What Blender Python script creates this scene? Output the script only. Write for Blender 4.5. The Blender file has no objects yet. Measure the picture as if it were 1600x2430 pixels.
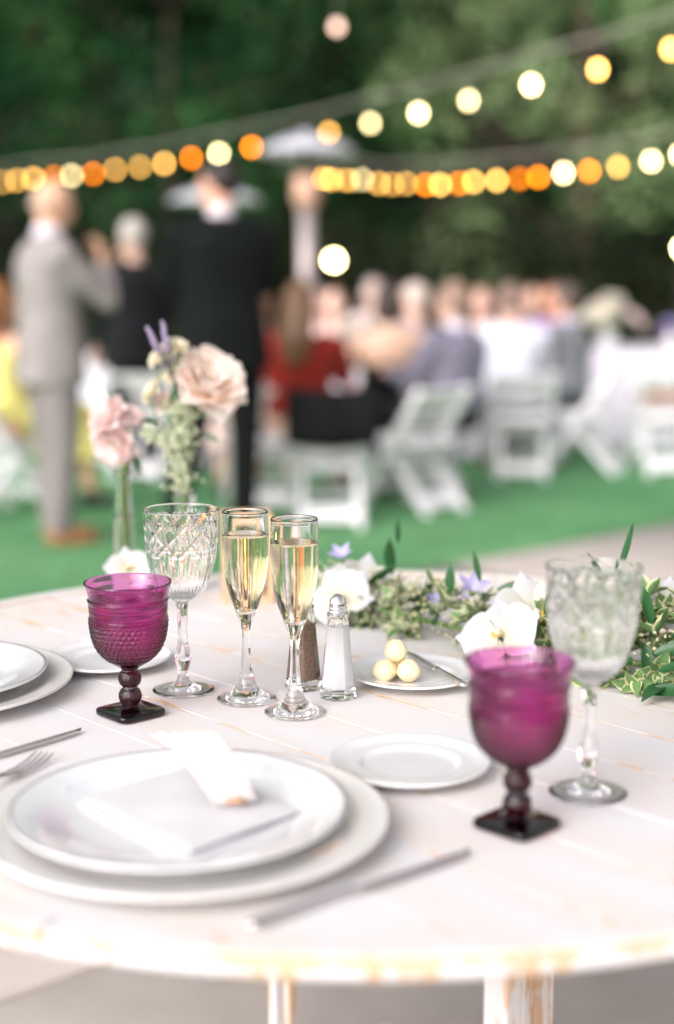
import bpy, bmesh, math, random
import numpy as np
from mathutils import Vector, Matrix, Euler
from math import sin, cos, pi, radians as R
random.seed(7)
S = bpy.context.scene
C = S.collection

# ------------------------------------------------------------------ camera, light, exposure
CAM_H = 1.21
PITCH = 8.79
cam_d = bpy.data.cameras.new('camera'); cam = bpy.data.objects.new('camera', cam_d); C.objects.link(cam)
cam.location = (0, 0, CAM_H); cam.rotation_euler = (R(90 - PITCH), 0, 0)
cam_d.sensor_fit = 'VERTICAL'; cam_d.sensor_height = 36; cam_d.lens = 50
cam_d.clip_start = 0.05; cam_d.clip_end = 500
cam_d.dof.use_dof = True; cam_d.dof.focus_distance = 1.56; cam_d.dof.aperture_fstop = 1.66
S.camera = cam

# soft light from the left, behind the photographer
sun_dir = Vector((-0.75, -1.0, 0.72)).normalized()
w = bpy.data.worlds.new('World'); S.world = w; w.use_nodes = True
nt = w.node_tree; nt.nodes.clear()
wo = nt.nodes.new('ShaderNodeOutputWorld'); bg = nt.nodes.new('ShaderNodeBackground')
sk = nt.nodes.new('ShaderNodeTexSky'); sk.sky_type = 'NISHITA'; sk.sun_disc = False
sk.sun_elevation = math.asin(sun_dir.z); sk.sun_rotation = math.atan2(sun_dir.x, sun_dir.y)
sk.dust_density = 4.0; sk.air_density = 1.0; sk.ozone_density = 1.0
hs = nt.nodes.new('ShaderNodeHueSaturation'); hs.inputs['Saturation'].default_value = 0.14
wm = nt.nodes.new('ShaderNodeMix'); wm.data_type = 'RGBA'; wm.blend_type = 'MULTIPLY'; wm.inputs[0].default_value = 1
wm.inputs[7].default_value = (0.99, 0.962, 0.975, 1)
nt.links.new(sk.outputs[0], hs.inputs['Color']); nt.links.new(hs.outputs[0], wm.inputs[6])
nt.links.new(wm.outputs[2], bg.inputs[0]); bg.inputs[1].default_value = 0.15
nt.links.new(bg.outputs[0], wo.inputs[0])
sd = bpy.data.lights.new('sun', 'SUN'); so = bpy.data.objects.new('sun', sd); C.objects.link(so)
sd.energy = 0.95; sd.angle = R(60); sd.color = (1.0, 0.955, 0.92)
so.rotation_euler = sun_dir.to_track_quat('Z', 'Y').to_euler(); so.location = (-4, 0, 8)

S.view_settings.view_transform = 'Standard'; S.view_settings.look = 'None'
S.view_settings.exposure = 0.74; S.view_settings.gamma = 1.0
S.view_settings.use_curve_mapping = False
S.render.engine = 'CYCLES'
cy = S.cycles
cy.max_bounces = 20; cy.transmission_bounces = 18; cy.glossy_bounces = 8; cy.diffuse_bounces = 4
cy.transparent_max_bounces = 16; cy.volume_bounces = 0
cy.caustics_reflective = True; cy.caustics_refractive = True; cy.blur_glossy = 0.4
cy.sample_clamp_indirect = 6.0; cy.sample_clamp_direct = 0
cy.use_denoising = True; cy.denoiser = 'OPENIMAGEDENOISE'
cy.use_adaptive_sampling = True; cy.adaptive_threshold = 0.008
cy.use_light_tree = True

# ------------------------------------------------------------------ pixel -> place (survey of the photo, 1567 px wide view)
FPX = 3375.0
_cp, _sp = cos(R(PITCH)), sin(R(PITCH))
def ray(x, y):
    x *= 1.0211; y *= 1.0211
    u = (x - 800) / FPX; v = (y - 1215) / FPX
    return Vector((u, _cp - v * _sp, -_sp - v * _cp))
def at(x, y, z=0.76):
    d = ray(x, y); t = (z - CAM_H) / d.z
    return Vector((d.x * t, d.y * t, z))
def atd(x, y, Y):
    d = ray(x, y); t = Y / d.y
    return Vector((d.x * t, Y, CAM_H + d.z * t))

# ------------------------------------------------------------------ mesh helpers
class MB:
    def __init__(s): s.v = []; s.f = []; s.uv = None
    def add(s, vs, fs):
        o = len(s.v); s.v.extend([tuple(p) for p in vs]); s.f.extend([tuple(i + o for i in q) for q in fs]); return o
    def box(s, c, d, rz=0, m=None):
        hx, hy, hz = d[0] / 2, d[1] / 2, d[2] / 2
        vs = [Vector((x, y, z)) for x in (-hx, hx) for y in (-hy, hy) for z in (-hz, hz)]
        M = m if m is not None else Matrix.Rotation(rz, 3, 'Z')
        vs = [M @ p + Vector(c) for p in vs]
        s.add(vs, [(0, 1, 3, 2), (4, 6, 7, 5), (0, 4, 5, 1), (2, 3, 7, 6), (0, 2, 6, 4), (1, 5, 7, 3)]); return s
    def tube(s, pts, rad, n=8, cap=True, flat=1.0):
        pts = [Vector(p) for p in pts]
        if not hasattr(rad, '__len__'): rad = [rad] * len(pts)
        vs = []; prev = None
        for i, p in enumerate(pts):
            t = (pts[min(i + 1, len(pts) - 1)] - pts[max(i - 1, 0)])
            t = t.normalized() if t.length > 1e-9 else Vector((0, 0, 1))
            if prev is None: a = t.orthogonal().normalized()
            else:
                a = prev - t * prev.dot(t); a = a.normalized() if a.length > 1e-6 else t.orthogonal().normalized()
            prev = a; b = t.cross(a)
            for k in range(n):
                q = 2 * pi * k / n
                vs.append(p + a * (cos(q) * rad[i]) + b * (sin(q) * rad[i] * flat))
        fs = []
        for i in range(len(pts) - 1):
            for k in range(n):
                fs.append((i * n + k, i * n + (k + 1) % n, (i + 1) * n + (k + 1) % n, (i + 1) * n + k))
        if cap:
            fs.append(tuple(reversed(range(n)))); fs.append(tuple(range((len(pts) - 1) * n, len(pts) * n)))
        s.add(vs, fs); return s
    def bar(s, p, q, wx, wy, up=(0, 0, 1)):
        p = Vector(p); q = Vector(q); d = q - p; L = d.length; d.normalize()
        a = d.cross(Vector(up)); a = a.normalized() if a.length > 1e-5 else Vector((1, 0, 0)); b = a.cross(d)
        M = Matrix((a, b, d)).transposed()
        return s.box((p + q) / 2, (wx, wy, L), m=M)
    def sphere(s, c, r, n=16, k=10, m=None):
        if not hasattr(r, '__len__'): r = (r, r, r)
        vs = [Vector((0, 0, r[2]))]
        for i in range(1, k):
            a = pi * i / k
            for j in range(n):
                b = 2 * pi * j / n; vs.append(Vector((r[0] * sin(a) * cos(b), r[1] * sin(a) * sin(b), r[2] * cos(a))))
        vs.append(Vector((0, 0, -r[2])))
        if m is not None: vs = [m @ p for p in vs]
        vs = [p + Vector(c) for p in vs]
        fs = [(0, 1 + j, 1 + (j + 1) % n) for j in range(n)]
        for i in range(k - 2):
            for j in range(n):
                a = 1 + i * n; fs.append((a + j, a + n + j, a + n + (j + 1) % n, a + (j + 1) % n))
        e = len(vs) - 1; a = 1 + (k - 2) * n
        fs += [(e, a + (j + 1) % n, a + j) for j in range(n)]
        s.add(vs, fs); return s
    def lathe(s, prof, n=64, fn=None, cap0=True, cap1=True):
        """prof list of (r,z[,tag]); fn(r,z,theta,tag)->r. r==0 at an end closes it with a point."""
        vs = []; rows = []
        for P in prof:
            r, z = P[0], P[1]; tag = P[2] if len(P) > 2 else 0
            if r < 1e-6: rows.append([len(vs)]); vs.append((0, 0, z)); continue
            row = []
            for k in range(n):
                th = 2 * pi * k / n
                rr = fn(r, z, th, tag) if fn else r
                row.append(len(vs)); vs.append((rr * cos(th), rr * sin(th), z))
            rows.append(row)
        fs = []
        for A, B in zip(rows[:-1], rows[1:]):
            if len(A) == 1 and len(B) == 1: continue
            for k in range(n):
                k2 = (k + 1) % n
                if len(A) == 1: fs.append((A[0], B[k2], B[k]))
                elif len(B) == 1: fs.append((A[k], A[k2], B[0]))
                else: fs.append((A[k], A[k2], B[k2], B[k]))
        s.add(vs, fs); return s
    def mesh(s, name, smooth=True, mats=()):
        me = bpy.data.meshes.new(name); me.from_pydata(s.v, [], s.f); me.update()
        if smooth: me.polygons.foreach_set('use_smooth', [True] * len(me.polygons))
        for m in mats: me.materials.append(m)
        return me

def put(name, me, parent=None, loc=(0, 0, 0), rot=(0, 0, 0), sc=None):
    o = bpy.data.objects.new(name, me); C.objects.link(o); o.location = loc; o.rotation_euler = rot
    if sc is not None: o.scale = sc if hasattr(sc, '__len__') else (sc, sc, sc)
    if parent is not None: o.parent = parent
    return o
def obj(name, mb, mat, parent=None, loc=(0, 0, 0), rot=(0, 0, 0), smooth=True, bevel=0, kind=None, fixn=False):
    me = mb.mesh(name, smooth, [mat] if mat else [])
    if bevel or fixn:
        bm = bmesh.new(); bm.from_mesh(me)
        if fixn: bmesh.ops.recalc_face_normals(bm, faces=bm.faces)
        if bevel:
            es = [e for e in bm.edges if len(e.link_faces) == 2 and e.calc_face_angle(0) > 0.6]
            bmesh.ops.bevel(bm, geom=es, offset=bevel, segments=2, affect='EDGES', profile=0.6)
        bm.to_mesh(me); bm.free()
        me.polygons.foreach_set('use_smooth', [smooth] * len(me.polygons))
        if bevel and smooth:
            me.polygons.foreach_set('use_smooth', [False] * len(me.polygons))
    o = put(name, me, parent, loc, rot)
    if kind: o['kind'] = kind
    return o
def thing(name, label, cat, loc=(0, 0, 0), rz=0, group=None):
    o = bpy.data.objects.new(name, None); C.objects.link(o); o.location = loc; o.rotation_euler = (0, 0, rz)
    o.empty_display_size = 0.05
    o['label'] = label; o['category'] = cat
    if group: o['group'] = group
    return o
def dup(root, loc, rz, label, group=None):
    r = root.copy(); C.objects.link(r); r.location = loc; r.rotation_euler = (0, 0, rz); r['label'] = label
    if group: r['group'] = group
    def rec(a, b):
        for ch in list(a.children):
            if ch is r: continue
            c = ch.copy(); C.objects.link(c); c.parent = b; c.matrix_parent_inverse = ch.matrix_parent_inverse
            rec(ch, c)
    rec(root, r)
    return r
def spline(cp, n=60):
    """Catmull-Rom through control points (tuples)."""
    cp = [np.array(p, float) for p in cp]; out = []
    P = [2 * cp[0] - cp[1]] + cp + [2 * cp[-1] - cp[-2]]
    m = len(cp) - 1; per = max(2, n // m)
    for i in range(m):
        p0, p1, p2, p3 = P[i:i + 4]
        for k in range(per):
            t = k / per
            out.append(0.5 * ((2 * p1) + (-p0 + p2) * t + (2 * p0 - 5 * p1 + 4 * p2 - p3) * t * t + (-p0 + 3 * p1 - 3 * p2 + p3) * t ** 3))
    out.append(cp[-1]); return [tuple(float(a) for a in q) for q in out]
def lin(a, b, t): return a + (b - a) * t
def sm(a, b, x):
    t = min(1, max(0, (x - a) / (b - a))); return t * t * (3 - 2 * t)

# ------------------------------------------------------------------ materials
def newmat(name):
    m = bpy.data.materials.new(name); m.use_nodes = True
    n = m.node_tree; b = n.nodes.get('Principled BSDF'); return m, n, b
def N(n, t, **k):
    x = n.nodes.new(t)
    for a, v in k.items():
        if a in x.inputs: x.inputs[a].default_value = v
        else: setattr(x, a, v)
    return x
def pmat(name, col, rough=0.6, metal=0, var=0.0, scale=20, bump=0.0, bscale=200, spec=None, sheen=0, sss=0, coat=0, trans=0, stretch=None, col2=None):
    m, n, b = newmat(name)
    b.inputs['Base Color'].default_value = (*col, 1); b.inputs['Roughness'].default_value = rough
    b.inputs['Metallic'].default_value = metal
    if spec is not None: b.inputs['Specular IOR Level'].default_value = spec
    if sheen: b.inputs['Sheen Weight'].default_value = sheen
    if coat: b.inputs['Coat Weight'].default_value = coat; b.inputs['Coat Roughness'].default_value = 0.05
    if sss:
        b.inputs['Subsurface Weight'].default_value = sss; b.inputs['Subsurface Radius'].default_value = (0.012, 0.006, 0.004)
    tc = N(n, 'ShaderNodeTexCoord'); src = tc.outputs['Object']
    if stretch:
        mp = N(n, 'ShaderNodeMapping'); mp.inputs['Scale'].default_value = stretch; n.links.new(src, mp.inputs[0]); src = mp.outputs[0]
    if var or col2:
        no = N(n, 'ShaderNodeTexNoise', Scale=scale, Detail=5.0, Roughness=0.6); n.links.new(src, no.inputs[0])
        cr = N(n, 'ShaderNodeValToRGB'); n.links.new(no.outputs[0], cr.inputs[0])
        c2 = col2 if col2 else tuple(c * (1 + var) for c in col); c1 = col if col2 else tuple(c * (1 - var) for c in col)
        cr.color_ramp.elements[0].position = 0.35; cr.color_ramp.elements[0].color = (*c1, 1)
        cr.color_ramp.elements[1].position = 0.65; cr.color_ramp.elements[1].color = (*[min(1, c) for c in c2], 1)
        n.links.new(cr.outputs[0], b.inputs['Base Color'])
    if bump:
        nb = N(n, 'ShaderNodeTexNoise', Scale=bscale, Detail=4.0); n.links.new(src, nb.inputs[0])
        bp = N(n, 'ShaderNodeBump', Strength=bump, Distance=0.002); n.links.new(nb.outputs[0], bp.inputs['Height'])
        n.links.new(bp.outputs[0], b.inputs['Normal'])
    return m
def glassmat(name, col=(1, 1, 1), ior=1.5, rough=0.0, absorb=None, dens=0):
    m = bpy.data.materials.new(name); m.use_nodes = True; n = m.node_tree; n.nodes.clear()
    o = N(n, 'ShaderNodeOutputMaterial'); g = N(n, 'ShaderNodeBsdfGlass'); g.inputs['Color'].default_value = (*col, 1)
    g.inputs['IOR'].default_value = ior; g.inputs['Roughness'].default_value = rough
    n.links.new(g.outputs[0], o.inputs['Surface'])
    if dens:
        v = N(n, 'ShaderNodeVolumeAbsorption'); v.inputs['Color'].default_value = (*absorb, 1); v.inputs['Density'].default_value = dens
        n.links.new(v.outputs[0], o.inputs['Volume'])
    return m
def emat(name, col, st):
    m = bpy.data.materials.new(name); m.use_nodes = True; n = m.node_tree; n.nodes.clear()
    o = N(n, 'ShaderNodeOutputMaterial'); g = N(n, 'ShaderNodeEmission'); g.inputs[0].default_value = (*col, 1); g.inputs[1].default_value = st
    if 'bulb' in name:     # bulbs of a string never burn quite alike
        oi = N(n, 'ShaderNodeObjectInfo'); mr = N(n, 'ShaderNodeMapRange'); n.links.new(oi.outputs['Random'], mr.inputs[0])
        mr.inputs[3].default_value = st * 0.65; mr.inputs[4].default_value = st * 1.4; n.links.new(mr.outputs[0], g.inputs[1])
    n.links.new(g.outputs[0], o.inputs[0]); return m

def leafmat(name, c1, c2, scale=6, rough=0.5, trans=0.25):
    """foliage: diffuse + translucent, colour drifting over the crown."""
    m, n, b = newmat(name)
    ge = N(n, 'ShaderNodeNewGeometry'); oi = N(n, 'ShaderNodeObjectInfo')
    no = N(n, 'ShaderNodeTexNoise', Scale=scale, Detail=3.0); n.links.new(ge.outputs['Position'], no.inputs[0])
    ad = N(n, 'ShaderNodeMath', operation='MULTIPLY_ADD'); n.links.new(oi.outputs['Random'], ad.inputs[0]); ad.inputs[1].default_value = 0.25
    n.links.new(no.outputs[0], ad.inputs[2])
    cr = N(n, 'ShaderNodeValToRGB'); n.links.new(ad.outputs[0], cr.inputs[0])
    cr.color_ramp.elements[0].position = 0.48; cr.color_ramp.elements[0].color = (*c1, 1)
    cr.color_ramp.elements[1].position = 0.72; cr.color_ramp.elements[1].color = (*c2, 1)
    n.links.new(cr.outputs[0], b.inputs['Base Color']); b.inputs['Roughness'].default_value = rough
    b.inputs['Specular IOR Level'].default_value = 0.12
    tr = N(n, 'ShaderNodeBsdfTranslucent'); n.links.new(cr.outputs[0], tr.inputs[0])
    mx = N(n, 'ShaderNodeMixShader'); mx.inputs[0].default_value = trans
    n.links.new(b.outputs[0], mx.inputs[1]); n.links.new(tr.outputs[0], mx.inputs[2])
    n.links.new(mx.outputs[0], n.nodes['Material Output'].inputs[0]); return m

def varieg_mat(name, green, green2, cream, lo=0.55, hi=0.75):
    """leaf blade with a pale irregular margin, from the leaf's own UV (edge distance in U)."""
    m, n, b = newmat(name)
    uv = N(n, 'ShaderNodeUVMap'); sp = N(n, 'ShaderNodeSeparateXYZ'); n.links.new(uv.outputs[0], sp.inputs[0])
    ge = N(n, 'ShaderNodeNewGeometry')
    no = N(n, 'ShaderNodeTexNoise', Scale=180.0, Detail=2.0); n.links.new(ge.outputs['Position'], no.inputs[0])
    ma = N(n, 'ShaderNodeMath', operation='MULTIPLY_ADD'); n.links.new(no.outputs[0], ma.inputs[0]); ma.inputs[1].default_value = 0.5
    n.links.new(sp.outputs[0], ma.inputs[2])
    cr = N(n, 'ShaderNodeValToRGB'); n.links.new(ma.outputs[0], cr.inputs[0])
    cr.color_ramp.elements[0].position = lo + 0.22; cr.color_ramp.elements[1].position = hi + 0.22
    no2 = N(n, 'ShaderNodeTexNoise', Scale=25.0, Detail=2.0); n.links.new(ge.outputs['Position'], no2.inputs[0])
    g = N(n, 'ShaderNodeMix', data_type='RGBA'); g.inputs[6].default_value = (*green, 1); g.inputs[7].default_value = (*green2, 1)
    n.links.new(no2.outputs[0], g.inputs[0])
    mx = N(n, 'ShaderNodeMix', data_type='RGBA'); n.links.new(cr.outputs[0], mx.inputs[0]); n.links.new(g.outputs[2], mx.inputs[6]); mx.inputs[7].default_value = (*cream, 1)
    n.links.new(mx.outputs[2], b.inputs['Base Color']); b.inputs['Roughness'].default_value = 0.38
    tr = N(n, 'ShaderNodeBsdfTranslucent'); n.links.new(mx.outputs[2], tr.inputs[0])
    ms = N(n, 'ShaderNodeMixShader'); ms.inputs[0].default_value = 0.22
    n.links.new(b.outputs[0], ms.inputs[1]); n.links.new(tr.outputs[0], ms.inputs[2])
    n.links.new(ms.outputs[0], n.nodes['Material Output'].inputs[0]); return m

def petalmat(name, c_base, c_edge, throat=None, sss=0.3):
    """petal: colour from base to edge along V of its UV, faint veins."""
    m, n, b = newmat(name)
    uv = N(n, 'ShaderNodeUVMap'); sp = N(n, 'ShaderNodeSeparateXYZ'); n.links.new(uv.outputs[0], sp.inputs[0])
    cr = N(n, 'ShaderNodeValToRGB'); n.links.new(sp.outputs[1], cr.inputs[0])
    cr.color_ramp.elements[0].color = (*c_base, 1); cr.color_ramp.elements[1].color = (*c_edge, 1)
    cr.color_ramp.elements[0].position = 0.05; cr.color_ramp.elements[1].position = 0.75
    n.links.new(cr.outputs[0], b.inputs['Base Color']); b.inputs['Roughness'].default_value = 0.55
    b.inputs['Sheen Weight'].default_value = 0.1
    tr = N(n, 'ShaderNodeBsdfTranslucent'); n.links.new(cr.outputs[0], tr.inputs[0])
    ms = N(n, 'ShaderNodeMixShader'); ms.inputs[0].default_value = sss
    n.links.new(b.outputs[0], ms.inputs[1]); n.links.new(tr.outputs[0], ms.inputs[2])
    n.links.new(ms.outputs[0], n.nodes['Material Output'].inputs[0]); return m

PLANK_ANG = R(-46.7)
def painted_wood(name, wear=0.5, along=PLANK_ANG, edge=False, seams=False):
    """worn white paint: bare tan wood shows in streaks along the grain."""
    m, n, b = newmat(name)
    ge = N(n, 'ShaderNodeNewGeometry')
    mp = N(n, 'ShaderNodeMapping', vector_type='TEXTURE'); n.links.new(ge.outputs['Position'], mp.inputs[0])
    mp.inputs['Rotation'].default_value = (0, 0, along); mp.inputs['Scale'].default_value = (1, 1, 1)
    def noise(sx, sy, sc, det, dist=0.0, sz=1.0):
        q = N(n, 'ShaderNodeMapping'); q.inputs['Scale'].default_value = (sx, sy, sz); n.links.new(mp.outputs[0], q.inputs[0])
        t = N(n, 'ShaderNodeTexNoise', Scale=sc, Detail=det, Roughness=0.62, Distortion=dist); n.links.new(q.outputs[0], t.inputs[0]); return t.outputs[0]
    big = noise(1, 2.4, 5.0, 4.0, 0.3); fine = noise(2.2, 11.0, 9.0, 8.0, 0.5); grain = noise(3, 60, 8.0, 4.0)
    a = N(n, 'ShaderNodeMath', operation='MULTIPLY_ADD'); n.links.new(fine, a.inputs[0]); a.inputs[1].default_value = 0.55
    h = N(n, 'ShaderNodeMath', operation='MULTIPLY'); n.links.new(big, h.inputs[0]); h.inputs[1].default_value = 0.5
    n.links.new(h.outputs[0], a.inputs[2]); val = a.outputs[0]
    if seams:   # paint wears first along the board edges
        sx = N(n, 'ShaderNodeSeparateXYZ'); n.links.new(mp.outputs[0], sx.inputs[0])
        d = N(n, 'ShaderNodeMath', operation='MULTIPLY_ADD'); n.links.new(sx.outputs[1], d.inputs[0]); d.inputs[1].default_value = 1 / PLANK_W; d.inputs[2].default_value = SEAM_SHIFT
        fr = N(n, 'ShaderNodeMath', operation='PINGPONG'); n.links.new(d.outputs[0], fr.inputs[0]); fr.inputs[1].default_value = 0.5
        k = N(n, 'ShaderNodeMapRange'); n.links.new(fr.outputs[0], k.inputs[0]); k.inputs[1].default_value = 0.0; k.inputs[2].default_value = 0.05; k.inputs[3].default_value = 0.125; k.inputs[4].default_value = 0.0
        ad = N(n, 'ShaderNodeMath', operation='ADD'); n.links.new(val, ad.inputs[0]); n.links.new(k.outputs[0], ad.inputs[1]); val = ad.outputs[0]
    if edge:    # the outer arris is rubbed through
        sz = N(n, 'ShaderNodeSeparateXYZ'); n.links.new(ge.outputs['Position'], sz.inputs[0])
        k = N(n, 'ShaderNodeMapRange'); n.links.new(sz.outputs[2], k.inputs[0]); k.inputs[1].default_value = 0.7525; k.inputs[2].default_value = 0.7600; k.inputs[3].default_value = 0.0; k.inputs[4].default_value = 0.13
        k2 = N(n, 'ShaderNodeMapRange'); n.links.new(sz.outputs[2], k2.inputs[0]); k2.inputs[1].default_value = 0.7606; k2.inputs[2].default_value = 0.7622; k2.inputs[3].default_value = 0.0; k2.inputs[4].default_value = -0.20
        ad = N(n, 'ShaderNodeMath', operation='ADD'); n.links.new(val, ad.inputs[0]); n.links.new(k.outputs[0], ad.inputs[1])
        ad2 = N(n, 'ShaderNodeMath', operation='ADD'); n.links.new(ad.outputs[0], ad2.inputs[0]); n.links.new(k2.outputs[0], ad2.inputs[1]); val = ad2.outputs[0]
    cr = N(n, 'ShaderNodeValToRGB'); n.links.new(val, cr.inputs[0])
    t = 0.70 - wear * 0.14
    cr.color_ramp.elements[0].position = t; cr.color_ramp.elements[0].color = (0, 0, 0, 1)
    cr.color_ramp.elements[1].position = t + 0.025; cr.color_ramp.elements[1].color = (1, 1, 1, 1)
    cw = N(n, 'ShaderNodeValToRGB'); n.links.new(grain, cw.inputs[0])
    cw.color_ramp.elements[0].position = 0.3; cw.color_ramp.elements[0].color = (0.55, 0.34, 0.19, 1)
    cw.color_ramp.elements[1].position = 0.65; cw.color_ramp.elements[1].color = (0.76, 0.56, 0.40, 1)
    # thin paint wash lets some warmth through
    wash = N(n, 'ShaderNodeValToRGB'); n.links.new(big, wash.inputs[0])
    wash.color_ramp.elements[0].position = 0.35; wash.color_ramp.elements[0].color = (0.725, 0.715, 0.735, 1)
    wash.color_ramp.elements[1].position = 0.62; wash.color_ramp.elements[1].color = (0.725, 0.67, 0.63, 1)
    mx = N(n, 'ShaderNodeMix', data_type='RGBA'); n.links.new(cr.outputs[0], mx.inputs[0]); n.links.new(wash.outputs[0], mx.inputs[6]); n.links.new(cw.outputs[0], mx.inputs[7])
    n.links.new(mx.outputs[2], b.inputs['Base Color'])
    rr = N(n, 'ShaderNodeMapRange'); n.links.new(cr.outputs[0], rr.inputs[0]); rr.inputs[3].default_value = 0.60; rr.inputs[4].default_value = 0.8; b.inputs['Specular IOR Level'].default_value = 0.25
    n.links.new(rr.outputs[0], b.inputs['Roughness'])
    bb = N(n, 'ShaderNodeMath', operation='MULTIPLY_ADD'); n.links.new(cr.outputs[0], bb.inputs[0]); bb.inputs[1].default_value = -0.6; n.links.new(grain, bb.inputs[2])
    bp = N(n, 'ShaderNodeBump', Strength=0.35, Distance=0.0012); n.links.new(bb.outputs[0], bp.inputs['Height']); n.links.new(bp.outputs[0], b.inputs['Normal'])
    return m
PLANK_W = 0.098
_nd = Vector((-sin(PLANK_ANG), cos(PLANK_ANG)))       # across the boards
SEAM0 = 0.049 * _nd.x + 1.128 * _nd.y                 # offset of the open joint seen in the photo
SEAM_SHIFT = -SEAM0 / PLANK_W + 100

M = {}
M['plank'] = painted_wood('white painted board', 0.42, seams=True)
M['rim'] = painted_wood('worn table rim', 1.0, edge=True)
M['legwood'] = painted_wood('worn table leg', 1.35, along=0)
M['crystal'] = glassmat('cut crystal', (1, 1, 1), 1.53)
M['clear'] = glassmat('clear glass', (1, 1, 1), 1.48)
M['purple'] = glassmat('amethyst glass', (1, 1, 1), 1.5, absorb=(0.785, 0.0, 0.615), dens=570)
M['champ'] = glassmat('champagne', (1, 1, 1), 1.34, absorb=(0.99, 0.74, 0.0), dens=10)
M['water'] = glassmat('water', (1, 1, 1), 1.33)
M['bubble'] = glassmat('bubble', (1, 1, 1), 0.75)
M['china'] = pmat('white china', (0.76, 0.755, 0.765), 0.16, coat=0.25, spec=0.5)
M['cream_china'] = pmat('cream china', (0.75, 0.73, 0.71), 0.16, coat=0.25)
M['silver'] = pmat('silver', (0.78, 0.74, 0.73), 0.20, metal=1, bump=0.05, bscale=90)
M['chrome'] = pmat('chrome', (0.75, 0.74, 0.74), 0.10, metal=1)
M['salt'] = pmat('salt', (0.90, 0.90, 0.91), 0.9, bump=0.3, bscale=1500)
M['pepper'] = pmat('pepper', (0.10, 0.055, 0.035), 0.8, col2=(0.42, 0.27, 0.19), scale=700, bump=0.6, bscale=900)
M['butter'] = pmat('butter', (0.92, 0.77, 0.49), 0.38, sss=0.5, bump=0.25, bscale=220)
M['napkin'] = pmat('white linen', (0.61, 0.60, 0.62), 0.85, bump=0.35, bscale=900, sheen=0.2)
M['napkin2'] = pmat('blush linen', (0.64, 0.585, 0.57), 0.85, bump=0.35, bscale=900, sheen=0.2)
M['twine'] = pmat('twine', (0.50, 0.30, 0.20), 0.8, bump=0.5, bscale=600)
M['white_paint'] = pmat('white chair paint', (0.84, 0.82, 0.85), 0.35, var=0.03, scale=8)
M['pad'] = pmat('vinyl pad', (0.80, 0.79, 0.81), 0.45)
M['brownpad'] = pmat('brown pad', (0.36, 0.12, 0.04), 0.5)
M['cloth'] = pmat('white tablecloth', (0.66, 0.64, 0.70), 0.85, bump=0.2, bscale=60)
M['steel'] = pmat('heater steel', (0.50, 0.43, 0.41), 0.42, metal=0.5, var=0.05, scale=6)
M['hood'] = pmat('heater hood', (0.74, 0.73, 0.80), 0.42, metal=0.25)
M['dark_metal'] = pmat('dark metal', (0.03, 0.03, 0.03), 0.5, metal=0.4)
M['warm_metal'] = pmat('burner screen', (0.70, 0.42, 0.30), 0.5, metal=0.3)
M['cord'] = pmat('light cord', (0.36, 0.34, 0.30), 0.6)
M['socket'] = pmat('bulb socket', (0.05, 0.05, 0.045), 0.5)
M['stem'] = pmat('flower stem', (0.16, 0.27, 0.07), 0.5, var=0.3, scale=40)
M['bark'] = pmat('bark', (0.085, 0.055, 0.038), 0.9, var=0.4, scale=4, bump=1, bscale=25)
M['candle'] = pmat('peach candle wax', (0.85, 0.30, 0.10), 0.45, sss=0.5)
M['pinkwax'] = pmat('blush candle wax', (0.80, 0.62, 0.57), 0.45, sss=0.5)
M['wood'] = pmat('pale wood', (0.62, 0.42, 0.26), 0.6, var=0.12, scale=30, stretch=(1, 1, 6))

# ------------------------------------------------------------------ ground
def lawn_mat():
    m, n, b = newmat('turf')
    ge = N(n, 'ShaderNodeNewGeometry')
    a = N(n, 'ShaderNodeTexNoise', Scale=0.9, Detail=6.0); n.links.new(ge.outputs['Position'], a.inputs[0])
    f = N(n, 'ShaderNodeTexNoise', Scale=35.0, Detail=6.0); n.links.new(ge.outputs['Position'], f.inputs[0])
    cr = N(n, 'ShaderNodeValToRGB'); n.links.new(a.outputs[0], cr.inputs[0])
    cr.color_ramp.elements[0].position = 0.3; cr.color_ramp.elements[0].color = (0.048, 0.205, 0.078, 1)
    cr.color_ramp.elements[1].position = 0.7; cr.color_ramp.elements[1].color = (0.140, 0.33, 0.145, 1)
    c2 = N(n, 'ShaderNodeMix', data_type='RGBA', blend_type='MULTIPLY'); c2.inputs[0].default_value = 0.5
    n.links.new(cr.outputs[0], c2.inputs[6]); n.links.new(f.outputs[0], c2.inputs[7])
    g = N(n, 'ShaderNodeMix', data_type='RGBA', blend_type='MULTIPLY'); g.inputs[0].default_value = 1; g.inputs[7].default_value = (1.45, 1.45, 1.45, 1)
    n.links.new(c2.outputs[2], g.inputs[6]); n.links.new(g.outputs[2], b.inputs['Base Color'])
    b.inputs['Roughness'].default_value = 0.9
    bp = N(n, 'ShaderNodeBump', Strength=0.8, Distance=0.02); n.links.new(f.outputs[0], bp.inputs['Height']); n.links.new(bp.outputs[0], b.inputs['Normal'])
    return m
M['lawn'] = lawn_mat()
M['earth'] = pmat('dark woodland earth', (0.022, 0.020, 0.012), 0.95, col2=(0.040, 0.042, 0.020), scale=0.5)
M['concrete'] = pmat('patio concrete', (0.40, 0.355, 0.325), 0.8, col2=(0.48, 0.43, 0.395), scale=5, bump=0.4, bscale=60)
mb = MB(); mb.add([(-150, -150, -0.06), (150, -150, -0.06), (150, 300, -0.06), (-150, 300, -0.06)], [(0, 1, 2, 3)])
obj('ground', mb, M['earth'], kind='structure')
# patio edge runs through E0 with direction ED; the lawn lies beyond it
E0 = Vector((0.353, 6.149, 0)); ED = Vector((1.436, 1.299, 0)).normalized(); EN = Vector((-ED.y, ED.x, 0))
mb = MB()
q = [E0 - ED * 40 + EN * 0.0, E0 + ED * 40, E0 + ED * 40 + EN * 30, E0 - ED * 40 + EN * 30]
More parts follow.
